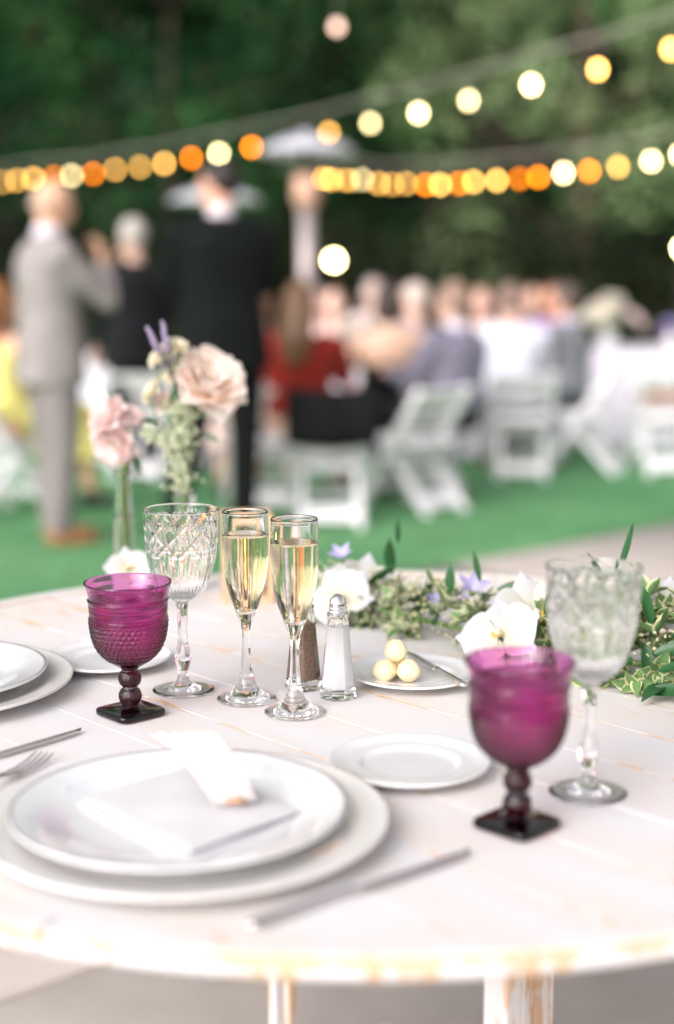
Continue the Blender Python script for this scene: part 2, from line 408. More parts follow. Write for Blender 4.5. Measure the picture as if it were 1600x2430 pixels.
# lawn as a gently undulating grid
nx, ny = 60, 40; vs = []; fs = []
for j in range(ny + 1):
    for i in range(nx + 1):
        p = E0 + ED * (-25 + 50 * i / nx) + EN * (18 * j / ny)
        vs.append((p.x, p.y, 0.0 + 0.012 * sin(p.x * 1.3) * sin(p.y * 0.9) * min(1, j / 4)))
for j in range(ny):
    for i in range(nx):
        a = j * (nx + 1) + i; fs.append((a, a + 1, a + nx + 2, a + nx + 1))
mb.add(vs, fs); obj('lawn', mb, M['lawn'], kind='structure')
# grass blades along the visible front strip of lawn
M['blade'] = pmat('grass blade', (0.12, 0.30, 0.12), 0.6, var=0.35, scale=3)
mb = MB(); rg = random.Random(3)
for k in range(26000):
    u = rg.uniform(-4.5, 4.5); v = rg.random() ** 1.5 * 6.0 + 0.01
    p = E0 + ED * u + EN * v; a = rg.uniform(0, 2 * pi); h = rg.uniform(0.018, 0.036); wd = 0.004
    dx, dy = cos(a) * wd, sin(a) * wd; lx, ly = rg.uniform(-.015, .015), rg.uniform(-.015, .015)
    mb.add([(p.x - dx, p.y - dy, 0.0), (p.x + dx, p.y + dy, 0.0), (p.x + lx, p.y + ly, h)], [(0, 1, 2)])
o = obj('grass', mb, M['blade'], kind='stuff', smooth=False); o['label'] = 'short bright green grass of the lawn along the patio edge'; o['category'] = 'grass'

# patio: recessed joints between cast slabs
pat = bpy.data.objects.new('patio', None); C.objects.link(pat); pat['kind'] = 'structure'
M['joint'] = pmat('slab joint', (0.10, 0.085, 0.06), 0.95)
mb = MB(); q = [E0 - ED * 40, E0 - ED * 40 - EN * 40, E0 + ED * 40 - EN * 40, E0 + ED * 40]
mb.add([(p.x, p.y, -0.022) for p in q], [(0, 1, 2, 3)]); obj('joint_bed', mb, M['joint'], pat)
J0 = at(120, 2282, 0); SL = 1.7
j_off = (J0 - E0).dot(EN)                 # negative, offset of the seen joint from the lawn edge
offs = [0.0]; 
o_ = j_off
seq = [0.0, j_off * 0.5, j_off, j_off - 1.75, j_off - 3.5, j_off - 5.25]
slab_me = {}
for r_ in range(len(seq) - 1):
    a0, a1 = seq[r_], seq[r_ + 1]; wv = abs(a1 - a0) - 0.020
    for c_ in range(-4, 4):
        u0 = c_ * 2.1 + (0.55 if r_ % 2 else 0.2)
        cpt = E0 + ED * (u0 + 1.05) + EN * ((a0 + a1) / 2)
        key = round(wv, 3)
        if key not in slab_me:
            s_ = MB().box((0, 0, 0), (2.088, wv, 0.06)); mm = s_.mesh('slab', True, [M['concrete']])
            bm = bmesh.new(); bm.from_mesh(mm); bmesh.ops.bevel(bm, geom=bm.edges[:], offset=0.004, segments=1, affect='EDGES'); bm.to_mesh(mm); bm.free()
            slab_me[key] = mm
        put('slab', slab_me[key], pat, (cpt.x, cpt.y, -0.030 + random.uniform(-.0008, .0008)), (0, 0, math.atan2(ED.y, ED.x)))

# ------------------------------------------------------------------ wooded hillside behind
mb = MB(); nx, ny = 70, 24; vs = []; fs = []
rg = random.Random(5)
for j in range(ny + 1):
    for i in range(nx + 1):
        x = -45 + 90 * i / nx; y = 21 + 42 * j / ny
        z = -0.3 + 15.0 * sm(0, 1, (y - 22.5) / 30) + 0.5 * sin(x * 0.35 + j) * min(1, j / 3) + (0.3 * rg.random() if j > 1 else 0)
        vs.append((x, y, z))
for j in range(ny):
    for i in range(nx):
        a = j * (nx + 1) + i; fs.append((a, a + 1, a + nx + 2, a + nx + 1))
mb.add(vs, fs); obj('hillside', mb, M['earth'], kind='structure')

def leaf_clump_mesh(name, clumps, per, lsize, mat, seed, spread=1.0):
    """many small bent leaf faces around clump centres (x,y,z,r)."""
    g = np.random.RandomState(seed); V = []; F = []
    for (cx, cy_, cz, r) in clumps:
        m = int(per * (r / 0.9) ** 2)
        d = g.normal(size=(m, 3)); d /= np.linalg.norm(d, axis=1)[:, None]
        rad = r * (0.55 + 0.5 * g.rand(m) ** 0.6)[:, None]
        P = d * rad * np.array([1, 1, 0.72]) + np.array([cx, cy_, cz])
        nn = d + g.normal(size=(m, 3)) * 0.55; nn[:, 2] += 0.35; nn /= np.linalg.norm(nn, axis=1)[:, None]
        t = np.cross(nn, g.normal(size=(m, 3))); t /= np.linalg.norm(t, axis=1)[:, None]; b = np.cross(nn, t)
        s = lsize * (0.6 + 0.8 * g.rand(m))[:, None]
        base = len(V) * 4 if False else sum(len(x) for x in V)
        q = np.stack([P - t * s, P - b * s * 0.45 + nn * s * .1, P + t * s, P + b * s * 0.45 + nn * s * .1], 1).reshape(-1, 3)
        idx = np.arange(m)[:, None] * 4 + base
        V.append(q); F.append(np.concatenate([idx, idx + 1, idx + 2, idx + 3], 1))
    V = np.concatenate(V); F = np.concatenate(F)
    me = bpy.data.meshes.new(name); me.vertices.add(len(V)); me.vertices.foreach_set('co', V.ravel())
    me.loops.add(F.size); me.loops.foreach_set('vertex_index', F.ravel().astype(np.int32))
    me.polygons.add(len(F)); me.polygons.foreach_set('loop_start', np.arange(0, F.size, 4)); me.polygons.foreach_set('loop_total', np.full(len(F), 4))
    me.update(calc_edges=True); me.materials.append(mat); return me

M['leaf_dark'] = leafmat('dark tree leaf', (0.004, 0.036, 0.013), (0.090, 0.230, 0.075), 0.45)
M['leaf_olive'] = leafmat('olive tree leaf', (0.015, 0.075, 0.022), (0.28, 0.38, 0.18), 0.55)
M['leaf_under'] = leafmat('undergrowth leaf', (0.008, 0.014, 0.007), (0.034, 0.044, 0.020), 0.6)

def make_tree(seed, mat, H, W, low, ncl, per):
    g = random.Random(seed); t = MB()
    base_r = 0.22
    pts = [Vector((0, 0, -0.2))]; lean = g.uniform(-.1, .1)
    for k in range(1, 9): pts.append(Vector((lean * k * .3 + g.uniform(-.08, .08), g.uniform(-.08, .08), H * 0.85 * k / 8)))
    t.tube(pts, [base_r * (1 - 0.85 * k / 8) for k in range(9)], 10)
    clumps = []
    for k in range(ncl):
        u = g.random(); z = low + (H - low) * u
        wr = W * (0.35 + 0.65 * math.sqrt(max(0, sin(pi * min(1, u * 0.93 + 0.07))))) * (0.35 + 0.65 * g.random() ** 0.5)
        a = g.uniform(0, 2 * pi); c = Vector((cos(a) * wr, sin(a) * wr, z))
        r = g.uniform(0.45, 1.0); clumps.append((c.x, c.y, c.z, r))
        if k % 2 == 0:
            s0 = pts[min(8, max(2, int(8 * (z - 0.5) / (H * .85))))]
            mid = (s0 + c) / 2 + Vector((0, 0, 0.15)); t.tube([s0, mid, c], [0.06, 0.04, 0.015], 5)
    return t.mesh('trunk', True, [M['bark']]), leaf_clump_mesh('crown', clumps, per, 0.085, mat, seed)
protos = [make_tree(11, M['leaf_dark'], 8.5, 2.6, 1.8, 60, 240), make_tree(12, M['leaf_olive'], 9.0, 2.8, 1.6, 62, 230),
          make_tree(13, M['leaf_dark'], 7.5, 2.5, 2.2, 52, 250)]
trees = [(-9.5, 20.5, 0, 1.15, 0.3, 'dark evergreen tree at the far left of the wood'),
         (-6.6, 19.0, 0, 1.0, 2.1, 'dark evergreen tree standing behind the bald man in the grey suit'),
         (-4.4, 21.5, 2, 1.3, 1.0, 'tall dark tree rising between the bald man and the black-suited man'),
         (-2.3, 18.6, 2, 0.95, 4.0, 'dark leafy tree directly behind the black-suited man'),
         (-0.4, 20.6, 0, 1.1, 5.2, 'dark tree rising behind the tall patio heater'),
         (1.5, 22.0, 1, 1.15, 0.7, 'olive green tree behind the pale lantern globe'),
         (3.4, 19.2, 1, 1.0, 3.3, 'olive green tree under the middle of the climbing string of bulbs'),
         (5.6, 20.8, 0, 1.15, 1.9, 'dark green tree behind the upper right bulbs'),
         (7.9, 19.4, 1, 1.1, 2.6, 'olive green tree at the far right of the wood'),
         (10.4, 22.0, 2, 1.3, 0.2, 'tall dark tree at the back right corner of the wood'),
         (0.6, 25.5, 1, 1.5, 2.9, 'large olive tree on the slope behind the pale lantern globe'),
         (-7.2, 25.5, 1, 1.5, 4.4, 'large olive tree on the slope behind the bald man'),
         (5.0, 26.0, 1, 1.5, 1.2, 'large olive tree on the slope behind the upper right bulbs'),
         (-2.6, 26.5, 0, 1.6, 3.7, 'large dark tree on the slope behind the black-suited man')]
for (x, y, k, s_, rz, lab) in trees:
    y += 4.5; x *= 1.18; s_ *= 1.1
    zz = 15.0 * sm(0, 1, (y - 22.5) / 30) - 0.3
    t = thing('oak_tree' if k == 1 else 'evergreen_tree', lab, 'tree', (x, y, zz), rz, 'trees of the wood behind the lawn')
    t.scale = (s_, s_, s_)
    put('trunk', protos[k][0], t); put('crown', protos[k][1], t)
# low dark undergrowth filling the foot of the wood
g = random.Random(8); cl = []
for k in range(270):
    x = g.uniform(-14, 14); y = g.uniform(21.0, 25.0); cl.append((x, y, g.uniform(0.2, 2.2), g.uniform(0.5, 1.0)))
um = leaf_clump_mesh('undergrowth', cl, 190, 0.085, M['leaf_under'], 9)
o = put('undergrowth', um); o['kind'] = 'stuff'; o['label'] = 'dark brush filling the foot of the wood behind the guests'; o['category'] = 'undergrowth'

# ------------------------------------------------------------------ string lights
EM = [emat('pale bulb glow', (1.0, 0.77, 0.37), 17.0), emat('amber bulb glow', (1.0, 0.51, 0.11), 14.0), emat('orange bulb glow', (1.0, 0.24, 0.004), 14.0)]
bulb_prof = spline([(0.0, -0.066), (0.012, -0.062), (0.023, -0.048), (0.0255, -0.034), (0.021, -0.014), (0.012, 0.004)], 15) + [(0, 0.005)]
bulb_me = [MB().lathe(bulb_prof, 14).mesh('bulb', True, [e]) for e in EM]
sock_me = MB().lathe([(0, -0.002), (0.017, -0.002), (0.017, 0.03), (0.012, 0.045), (0, 0.046)], 10).mesh('socket', True, [M['socket']])
def string_lights(pts, label, drop=0.19, extra=None):
    """pts: (place, colour index); the cord runs above, every bulb hangs on a short drop."""
    base = pts[len(pts) // 2][0].copy(); base.z = pts[len(pts) // 2][0].z + drop
    t = thing('string_lights', label, 'string lights', base, 0, 'strings of warm bulbs over the lawn')
    up = [p + Vector((0, 0, drop)) - base for p, _ in pts]
    path = [tuple(a) for a in up]
    if extra: path = [tuple(Vector(e) - base) for e in extra[0]] + path + [tuple(Vector(e) - base) for e in extra[1]]
    obj('cord', MB().tube(spline(path, len(path) * 5), 0.011, 6), M['cord'], t)
    for (p, k) in pts:
        q = p - base
        b = put('bulb', bulb_me[k], t, q, (0, 0, random.uniform(0, 6)))
        put('socket', sock_me, b)
        obj('drop_wire', MB().tube([(0, 0, 0.04), (0, 0, drop)], 0.003, 4), M['cord'], b)
    return t
A = [(1560, 102, 1), (1390, 150, 1), (1235, 187, 0), (1090, 224, 0), (973, 254, 0), (861, 278, 0), (765, 300, 1), (676, 319, 1), (585, 335, 2), (509, 350, 0),
     (445, 361, 2), (382, 374, 1), (326, 382, 1), (268, 388, 1), (217, 398, 2), (167, 403, 0), (125, 406, 2), (78, 409, 1), (40, 414, 1), (8, 418, 1)]
ptsA = [(at(x, y, 2.80), c) for x, y, c in A]
# the same string goes on overhead, nearer than the frame, and ends at the trees
dA = (ptsA[0][0] - ptsA[1][0]); 
for k in range(1, 9): ptsA.insert(0, (ptsA[0][0] + dA * 0.86, [1, 0, 1][k % 3]))
endA = ptsA[-1][0] + (ptsA[-1][0] - ptsA[-2][0]) * 3 + Vector((0, 0, .25))
string_lights(ptsA, 'upper string of warm bulbs climbing from the left edge to the top right', extra=([], [endA]))
B = [(735, 408, 2), (752, 409, 1), (770, 411, 1), (808, 413, 1), (842, 411, 0), (880, 420, 1), (912, 422, 1), (945, 420, 1), (990, 423, 2), (1024, 422, 1), (1068, 419, 2),
     (1101, 415, 1), (1155, 412, 1), (1208, 408, 2), (1252, 404, 2), (1310, 394, 0), (1370, 389, 2), (1437, 379, 1), (1514, 366, 0), (1582, 350, 0), (1660, 330, 1), (1750, 305, 1)]
ptsB = []
for i, (x, y, c) in enumerate(B):
    ptsB.append((atd(x, y, 19.5 - 7.5 * (i / (len(B) - 1)) ** 1.0), c))
endB0 = ptsB[0][0] + Vector((-0.5, 0.6, 0.15)); endB1 = ptsB[-1][0] + Vector((2.5, -1.5, 1.0))
string_lights(ptsB, 'lower string of warm bulbs running from behind the tall heater to the right edge', extra=([endB0], [endB1]))
# a further run of the same bulbs over the patio behind the photographer (lights the glassware with warm glints)
ptsC = [(Vector((-3.2 + 0.62 * k, -1.6 - 0.10 * k, 3.0 - 0.22 * sin(pi * k / 10))), [1, 2, 1, 0][k % 4]) for k in range(11)]
string_lights(ptsC, 'string of warm bulbs hanging over the patio behind the near edge of the table')
GLOBE = emat('lantern globe glow', (1.0, 0.84, 0.40), 26.0)
def post_lamp(p, label):
    t = thing('post_lamp', label, 'garden lamp', (p.x, p.y, 0), 0, 'globe lamps on slim posts at the edge of the lawn')
    obj('post', MB().tube([(0, 0, 0), (0, 0, p.z - 0.085)], 0.012, 8), M['dark_metal'], t)
    obj('base', MB().lathe([(0, 0), (0.11, 0), (0.11, 0.015), (0.03, 0.03), (0, 0.03)], 20), M['dark_metal'], t)
    obj('globe', MB().sphere((0, 0, p.z), 0.052, 18, 12), GLOBE, t)
    obj('collar', MB().lathe([(0, p.z - 0.09), (0.03, p.z - 0.09), (0.035, p.z - 0.05), (0, p.z - 0.045)], 16), M['dark_metal'], t)
post_lamp(atd(776, 605, 13.5), 'bright pale globe lamp on a slim post just right of the tall heater pole')
post_lamp(atd(1590, 577, 13.0), 'pale globe lamp on a slim post cut by the right edge of the photo')

dl = atd(783, 62, 9.5)
t = thing('hanging_bulb', 'dim blush bulb hanging alone high above the tall patio heater', 'hanging lamp', dl)
obj('bulb', MB().sphere((0, 0, 0), (0.030, 0.030, 0.034), 16, 10), emat('dim bulb glow', (1.0, 0.66, 0.52), 2.6), t)
obj('cord', MB().tube([(0, 0, 0.03), (0.05, 0.1, 3.5)], 0.004, 5), M['cord'], t)

# ------------------------------------------------------------------ patio heaters
def heater(x, y, H, hood_r, label, tilt=0):
    t = thing('patio_heater', label, 'patio heater', (x, y, 0), 0)
    pr = spline([(0.0, 0.14), (0.10, 0.132), (0.22, 0.10), (0.33, 0.055), (0.39, 0.01)], 16)
    k = hood_r / 0.39
    prof = [(r * k, z + H - 0.14) for r, z in pr] + [(r * k * 0.985, z + H - 0.147) for r, z in reversed(pr)]
    prof[-1] = (0, prof[-1][1])
    obj('hood', MB().lathe(prof, 40), M['hood'], t)
    obj('hood_cap', MB().lathe([(0, H - 0.005), (0.06, H - 0.005), (0.05, H + 0.02), (0, H + 0.03)], 20), M['hood'], t)
    obj('hood_bracket', MB().tube([(0, 0, H - 0.40), (0, 0, H - 0.02)], 0.035, 10), M['dark_metal'], t)
    obj('burner_screen', MB().lathe([(0, H - 0.55), (0.085, H - 0.55), (0.105, H - 0.50), (0.105, H - 0.33), (0.08, H - 0.30), (0, H - 0.30)], 28), M['warm_metal'], t)
    obj('pole', MB().tube([(0, 0, 0.80), (0, 0, H - 0.55)], 0.062, 20), M['steel'], t)
    obj('tank_housing', MB().lathe([(0, 0.06), (0.23, 0.06), (0.23, 0.74), (0.20, 0.80), (0.05, 0.83), (0, 0.83)], 32), M['steel'], t)
    obj('base', MB().lathe([(0, 0), (0.26, 0), (0.26, 0.05), (0.24, 0.06), (0, 0.06)], 32), M['dark_metal'], t)
    return t
hp = atd(712, 345, 11.6)
heater(hp.x, 11.6, hp.z + 0.10, 0.39, 'tall mushroom patio heater whose pole stands clear, right of the black suit')
hp2 = atd(500, 452, 13.2)
heater(hp2.x, 13.2, hp2.z + 0.07, 0.43, 'patio heater whose pale hood shows on both sides of the black-suited man\'s head')

# ------------------------------------------------------------------ folding chairs
def make_chair():
    t = thing('folding_chair', '', 'chair', (0, 0, 0))
    W2 = 0.192
    for s in (-1, 1):
        # long member: front foot up to the top of the back
        obj('frame_rail', MB().bar((s * W2, 0.24, 0.0), (s * W2, -0.24, 0.80), 0.044, 0.052, up=(0, 1, 0)), M['white_paint'], t, bevel=.004)
        obj('rear_leg', MB().bar((s * (W2 - 0.042), -0.27, 0.0), (s * (W2 - 0.042), 0.10, 0.45), 0.036, 0.042, up=(0, 1, 0)), M['white_paint'], t, bevel=.004)
    obj('seat', MB().box((0, 0.02, 0.447), (0.336, 0.36, 0.034)), M['white_paint'], t, bevel=.005)
    obj('seat_pad', MB().box((0, 0.02, 0.474), (0.32, 0.33, 0.026)), M['pad'], t, bevel=.009)
    def yb(z): return 0.24 - 0.48 * z / 0.80
    obj('backrest', MB().bar((0, yb(0.665), 0.665), (0, yb(0.79), 0.79), 0.34, 0.020, up=(0, 1, 0)), M['white_paint'], t, bevel=.005)
    obj('back_slat', MB().bar((0, yb(0.555), 0.555), (0, yb(0.62), 0.62), 0.34, 0.018, up=(0, 1, 0)), M['white_paint'], t, bevel=.004)
    obj('front_stretcher', MB().bar((0, yb(0.12), 0.12), (0, yb(0.18), 0.18), 0.34, 0.02, up=(0, 1, 0)), M['white_paint'], t, bevel=.004)
    obj('rear_stretcher', MB().bar((0, -0.225, 0.045), (0, -0.165, 0.125), 0.264, 0.02, up=(0, 1, 0)), M['white_paint'], t, bevel=.004)
    obj('rear_stretcher', MB().bar((0, -0.015, 0.31), (0, 0.045, 0.385), 0.264, 0.02, up=(0, 1, 0)), M['white_paint'], t, bevel=.004)
    return t
chair0 = make_chair(); _first = [True]
chair0.scale = (0.98, 0.98, 0.865)
def chair(x, y, rz, label):
    g = 'white folding chairs around the guest tables'
    if _first[0]:
        _first[0] = False; chair0.location = (x, y, 0); chair0.rotation_euler = (0, 0, rz); chair0['label'] = label; chair0['group'] = g; return chair0
    return dup(chair0, (x, y, 0), rz, label, g)

# ------------------------------------------------------------------ guests
VOX = 0.013
def remeshed(name, mb, mat, vox=VOX, smooth=4, parent=None):
    me = mb.mesh(name + '_src', True)
    o = bpy.data.objects.new('tmp', me); C.objects.link(o)
    r = o.modifiers.new('r', 'REMESH'); r.mode = 'VOXEL'; r.voxel_size = vox; r.use_smooth_shade = True
    s = o.modifiers.new('s', 'SMOOTH'); s.iterations = smooth; s.factor = 0.5
    dg = bpy.context.evaluated_depsgraph_get(); ev = o.evaluated_get(dg)
    m2 = bpy.data.meshes.new_from_object(ev); m2.name = name
    bpy.data.objects.remove(o); bpy.data.meshes.remove(me)
    m2.materials.clear(); m2.materials.append(mat)
    m2.polygons.foreach_set('use_smooth', [True] * len(m2.polygons))
    return put(name, m2, parent)
def loftz(mb, secs, n=20):
    """secs: (centre, half width, half depth, tangent-up vector ignored) horizontal-ish ellipses."""
    vs = []; fs = []
    for (c, a, b) in secs:
        for k in range(n):
            q = 2 * pi * k / n
            x = abs(cos(q)) ** 0.85 * math.copysign(1, cos(q)); y = abs(sin(q)) ** 0.85 * math.copysign(1, sin(q))
            vs.append((c[0] + a * x, c[1] + b * y, c[2]))
    for i in range(len(secs) - 1):
        for k in range(n): fs.append((i * n + k, i * n + (k + 1) % n, (i + 1) * n + (k + 1) % n, (i + 1) * n + k))
    fs.append(tuple(reversed(range(n)))); fs.append(tuple(range((len(secs) - 1) * n, len(secs) * n)))
    mb.add(vs, fs)
_mc = {}
def cmat(col, kind='cloth'):
    k = (tuple(col), kind)
    if k not in _mc:
        if kind == 'skin': _mc[k] = pmat('skin', col, 0.5, sss=0.15, var=0.06, scale=12)
        elif kind == 'hair': _mc[k] = pmat('hair', col, 0.5, var=0.25, scale=60, stretch=(1, 1, 0.2))
        elif kind == 'shoe': _mc[k] = pmat('shoe leather', col, 0.35)
        else: _mc[k] = pmat('cloth', col, 0.9, var=0.12, scale=9, bump=0.3, bscale=300, sheen=0.0 if max(col) < .05 else 0.08, spec=0.2)
    return _mc[k]
def hand(mb, w_, d, up, s=1):
    """palm and five curled fingers from wrist w_ in direction d."""
    d = Vector(d).normalized(); up = Vector(up); up = (up - d * up.dot(d)).normalized(); side = d.cross(up)
    w_ = Vector(w_)
    mb.sphere(w_ + d * 0.045, (0.042, 0.020, 0.052), 12, 8, m=Matrix((side, up, d)).transposed())
    for i, L in enumerate((0.068, 0.078, 0.072, 0.056)):
        b = w_ + d * 0.08 + side * (0.030 - 0.020 * i)
        mb.tube([b, b + d * L * 0.45 - up * 0.008, b + d * L * 0.75 - up * 0.026, b + d * L * 0.85 - up * 0.048], [0.0105, 0.0098, 0.009, 0.007], 6)
    b = w_ + d * 0.025 + side * 0.036 * s
    mb.tube([b, b + d * 0.03 + side * 0.022 * s - up * 0.01, b + d * 0.058 + side * 0.024 * s - up * 0.028], [0.013, 0.011, 0.008], 6)
def person(label, loc, rz, sit=False, H=1.78, skin=(0.62, 0.36, 0.26), hair=(0.05, 0.03, 0.02), hairstyle='short',
           top=(0.02, 0.02, 0.025), bottom=None, shoes=(0.03, 0.02, 0.02), collar=None, dress=False, sleeveless=False,
           arms=None, lean=0.0, headturn=0.0, build=1.0, legs=None, backless=False, headtilt=0.0):
    t = thing('person', label, 'person', loc, rz)
    k = H / 1.78; bottom = bottom if bottom else top
    hz = 0.50 if sit else 0.94 * k                     # hip height
    if not sit:
        hip = Vector((0, 0, hz)); neckb = Vector((0, lean * 0.5, 1.50 * k)); 
    else:
        hip = Vector((0, -0.02, 0.535)); neckb = Vector((0, -0.02 + lean, 0.535 + math.sqrt(max(0.05, (0.455 * k) ** 2 - lean ** 2))))
    sw = 0.185 * k * build
    def sp(u): return hip.lerp(neckb, u)
    shL = [Vector((s * sw, 0, 0)) + sp(0.835) for s in (-1, 1)]
    headc = neckb + Vector((0, 0.03 + lean * 0.15, 0.150))
    if arms is None:
        arms = ([(-0.25, 0.02, -0.28), (-0.23, 0.14, -0.52)], [(0.25, 0.02, -0.28), (0.23, 0.14, -0.52)]) if not sit else \
               ([(-0.24, 0.14, -0.24), (-0.13, 0.36, -0.20)], [(0.24, 0.14, -0.24), (0.13, 0.36, -0.20)])
    el = [sp(0.9) + Vector(a[0]) * k for a in arms]; wr = [sp(0.9) + Vector(a[1]) * k for a in arms]
    if legs is None:
        if sit: kn = [Vector((s * 0.13, 0.42, 0.52)) for s in (-1, 1)]; an = [Vector((s * 0.14, 0.42 + 0.06 * s, 0.09)) for s in (-1, 1)]
        else: kn = [Vector((s * 0.11 * k, 0.03, 0.50 * k)) for s in (-1, 1)]; an = [Vector((s * 0.13 * k, -0.01 + 0.05 * s, 0.09)) for s in (-1, 1)]
    else: kn = [Vector(a[0]) for a in legs]; an = [Vector(a[1]) for a in legs]
    hp_ = [hip + Vector((s * 0.095 * k, 0, -0.03)) for s in (-1, 1)]
    bw = build
    def torso(mb, inf=0.0, u0=0.0, u1=1.0, skirt=0):
        T = [(0.0, 0.165 * bw, 0.125 * bw), (0.18, 0.160 * bw, 0.122 * bw), (0.36, 0.148 * bw, 0.112 * bw), (0.55, 0.160 * bw, 0.118 * bw), (0.74, 0.178 * bw, 0.125 * bw), (0.86, 0.150 * bw, 0.110 * bw), (0.94, 0.102 * bw, 0.085 * bw), (1.0, 0.07, 0.065)]
        secs = [(sp(u), a * k + inf, b * k + inf) for u, a, b in T if u0 <= u <= u1]
        loftz(mb, secs)
    Rh = Matrix.Rotation(headturn, 3, 'Z') @ Matrix.Rotation(-headtilt, 3, 'X')
    def hp3(v): return headc + Rh @ Vector(v)
    # body: one continuous skin mesh
    b = MB(); torso(b)
    b.sphere(hp3((0, 0, 0.01)), (0.076, 0.096, 0.112), 20, 14, m=Rh); b.sphere(hp3((0, 0.028, -0.052)), (0.056, 0.066, 0.066), 16, 10, m=Rh)
    b.sphere(hp3((0, 0.098, -0.012)), (0.014, 0.020, 0.026), 8, 6, m=Rh)
    for s in (-1, 1): b.sphere(hp3((s * 0.078, -0.005, -0.005)), (0.010, 0.020, 0.032), 8, 6, m=Rh)
    b.sphere(hp3((0, 0.088, -0.055)), (0.026, 0.010, 0.010), 8, 6, m=Rh)
    b.tube([sp(0.95), headc + Vector((0, -0.012, -0.03))], [0.062, 0.056], 14)
    for i, s in enumerate((-1, 1)):
        b.tube([sp(0.90) + Vector((s * 0.10 * k, 0, -0.005)), shL[i], shL[i].lerp(el[i], .5), el[i], el[i].lerp(wr[i], .4), wr[i]], [0.055, 0.056, 0.048, 0.038, 0.037, 0.026], 12)
        hand(b, wr[i], wr[i] - el[i], (0, 0, 1) if abs((wr[i] - el[i]).normalized().z) < 0.8 else (0, 1, 0), s=-s)
        b.tube([hip + Vector((s * 0.06, 0, 0)), hp_[i], hp_[i].lerp(kn[i], .5), kn[i], kn[i].lerp(an[i], .35), an[i]], [0.085, 0.092, 0.078, 0.055, 0.053, 0.036], 12)
        b.sphere(an[i] + Vector((0, 0.06, -0.055)), (0.042, 0.12, 0.032), 12, 8)
    body = remeshed('body', b, cmat(skin, 'skin'), 0.010, 3, t)
    eb = cmat((0.03, 0.02, 0.015), 'hair')
    for s in (-1, 1):
        obj('eye', MB().sphere(hp3((s * 0.030, 0.079, 0.004)), (0.012, 0.008, 0.008), 8, 6, m=Rh), eb, t)
    # hair
    h = MB()
    if hairstyle != 'bald':
        h.sphere(hp3((0, -0.022, 0.034)), (0.086, 0.098, 0.104), 20, 14, m=Rh)
        if hairstyle == 'long':
            h.sphere(hp3((0, -0.050, -0.04)), (0.088, 0.070, 0.12), 16, 10, m=Rh)
            h.tube([hp3((0, -0.055, 0.0)), sp(0.86) + Vector((0, -0.13, 0)), sp(0.62) + Vector((0, -0.15, 0))], [0.085, 0.085, 0.045], 14, flat=1.25)
        elif hairstyle == 'bun':
            h.sphere(hp3((0, -0.115, 0.05)), 0.045, 12, 8)
        elif hairstyle == 'bob':
            h.sphere(hp3((0, -0.035, -0.03)), (0.098, 0.082, 0.10), 16, 10, m=Rh)
        remeshed('hair', h, cmat(hair, 'hair'), 0.011, 2, t)
    else:
        h.tube([hp3((-0.074, 0.0, 0.0)), hp3((-0.066, -0.055, -0.01)), hp3((0, -0.092, -0.012)), hp3((0.066, -0.055, -0.01)), hp3((0.074, 0.0, 0.0))], [0.012, 0.02, 0.022, 0.02, 0.012], 8)
        remeshed('hair', h, cmat(hair, 'hair'), 0.008, 2, t)
    # clothes
    c = MB()
    if dress:
        torso(c, 0.014, 0.0, 0.60 if backless else (0.88 if sleeveless else 0.96))
        if sit:
            for i in (0, 1): c.tube([hip + Vector(((-.07, .07)[i], 0, 0)), hp_[i].lerp(kn[i], .5), kn[i], kn[i].lerp(an[i], .55)], [0.12, 0.115, 0.105, 0.11], 14)
            c.tube([hip + Vector((0, 0.05, 0)), (kn[0] + kn[1]) / 2, (an[0] + an[1]) / 2 + Vector((0, 0, 0.18))], [0.10, 0.10, 0.12], 14)
        else: c.tube([hip + Vector((0, 0, 0.05)), (0, 0, 0.45)], [0.17, 0.27], 20)
        if backless:
            for s in (-1, 1): c.tube([sp(.58) + Vector((s * 0.09, 0.12, 0)), sp(.9) + Vector((s * 0.07, 0.09, 0.0)), sp(.97) + Vector((s * 0.07, 0.0, 0.02))], 0.02, 8)
        if not sleeveless:
            for i, s in enumerate((-1, 1)):
                c.tube([sp(0.88) + Vector((s * 0.10, 0, 0)), shL[i], shL[i].lerp(el[i], .5), el[i]], [0.07, 0.070, 0.062, 0.055], 12)
        remeshed('dress', c, cmat(top), VOX, 4, t)
    else:
        torso(c, 0.020, 0.0, 1.0)
        if not sit: loftz(c, [(hip + Vector((0, 0, -0.14)), 0.178 * k * bw + .025, 0.135 * k * bw + .02), (hip + Vector((0, 0, 0.10)), 0.165 * k * bw + .02, 0.125 * k * bw + .02)])
        for i, s in enumerate((-1, 1)):
            c.tube([sp(0.93) + Vector((s * 0.06 * k, 0, 0)), sp(0.90) + Vector((s * 0.12 * k, 0, 0)), shL[i] + Vector((0, 0, -.004)), shL[i].lerp(el[i], .5), el[i], el[i].lerp(wr[i], .5), wr[i].lerp(el[i], .06)], [0.060, 0.070, 0.075, 0.068, 0.058, 0.050, 0.044], 14)
        remeshed('jacket', c, cmat(top), VOX, 5, t)
        tr = MB()
        for i, s in enumerate((-1, 1)):
            tr.tube([hip + Vector((s * 0.07, 0, 0.02)), hp_[i], hp_[i].lerp(kn[i], .5), kn[i], kn[i].lerp(an[i], .5), an[i] + Vector((0, 0, -.02))], [0.11, 0.115, 0.098, 0.078, 0.070, 0.066], 14)
        loftz(tr, [(hip + Vector((0, 0, -0.10)), 0.15 * k * bw, 0.12 * k * bw), (hip + Vector((0, 0, 0.12)), 0.16 * k * bw, 0.125 * k * bw)])
        remeshed('trousers', tr, cmat(bottom), VOX, 4, t)
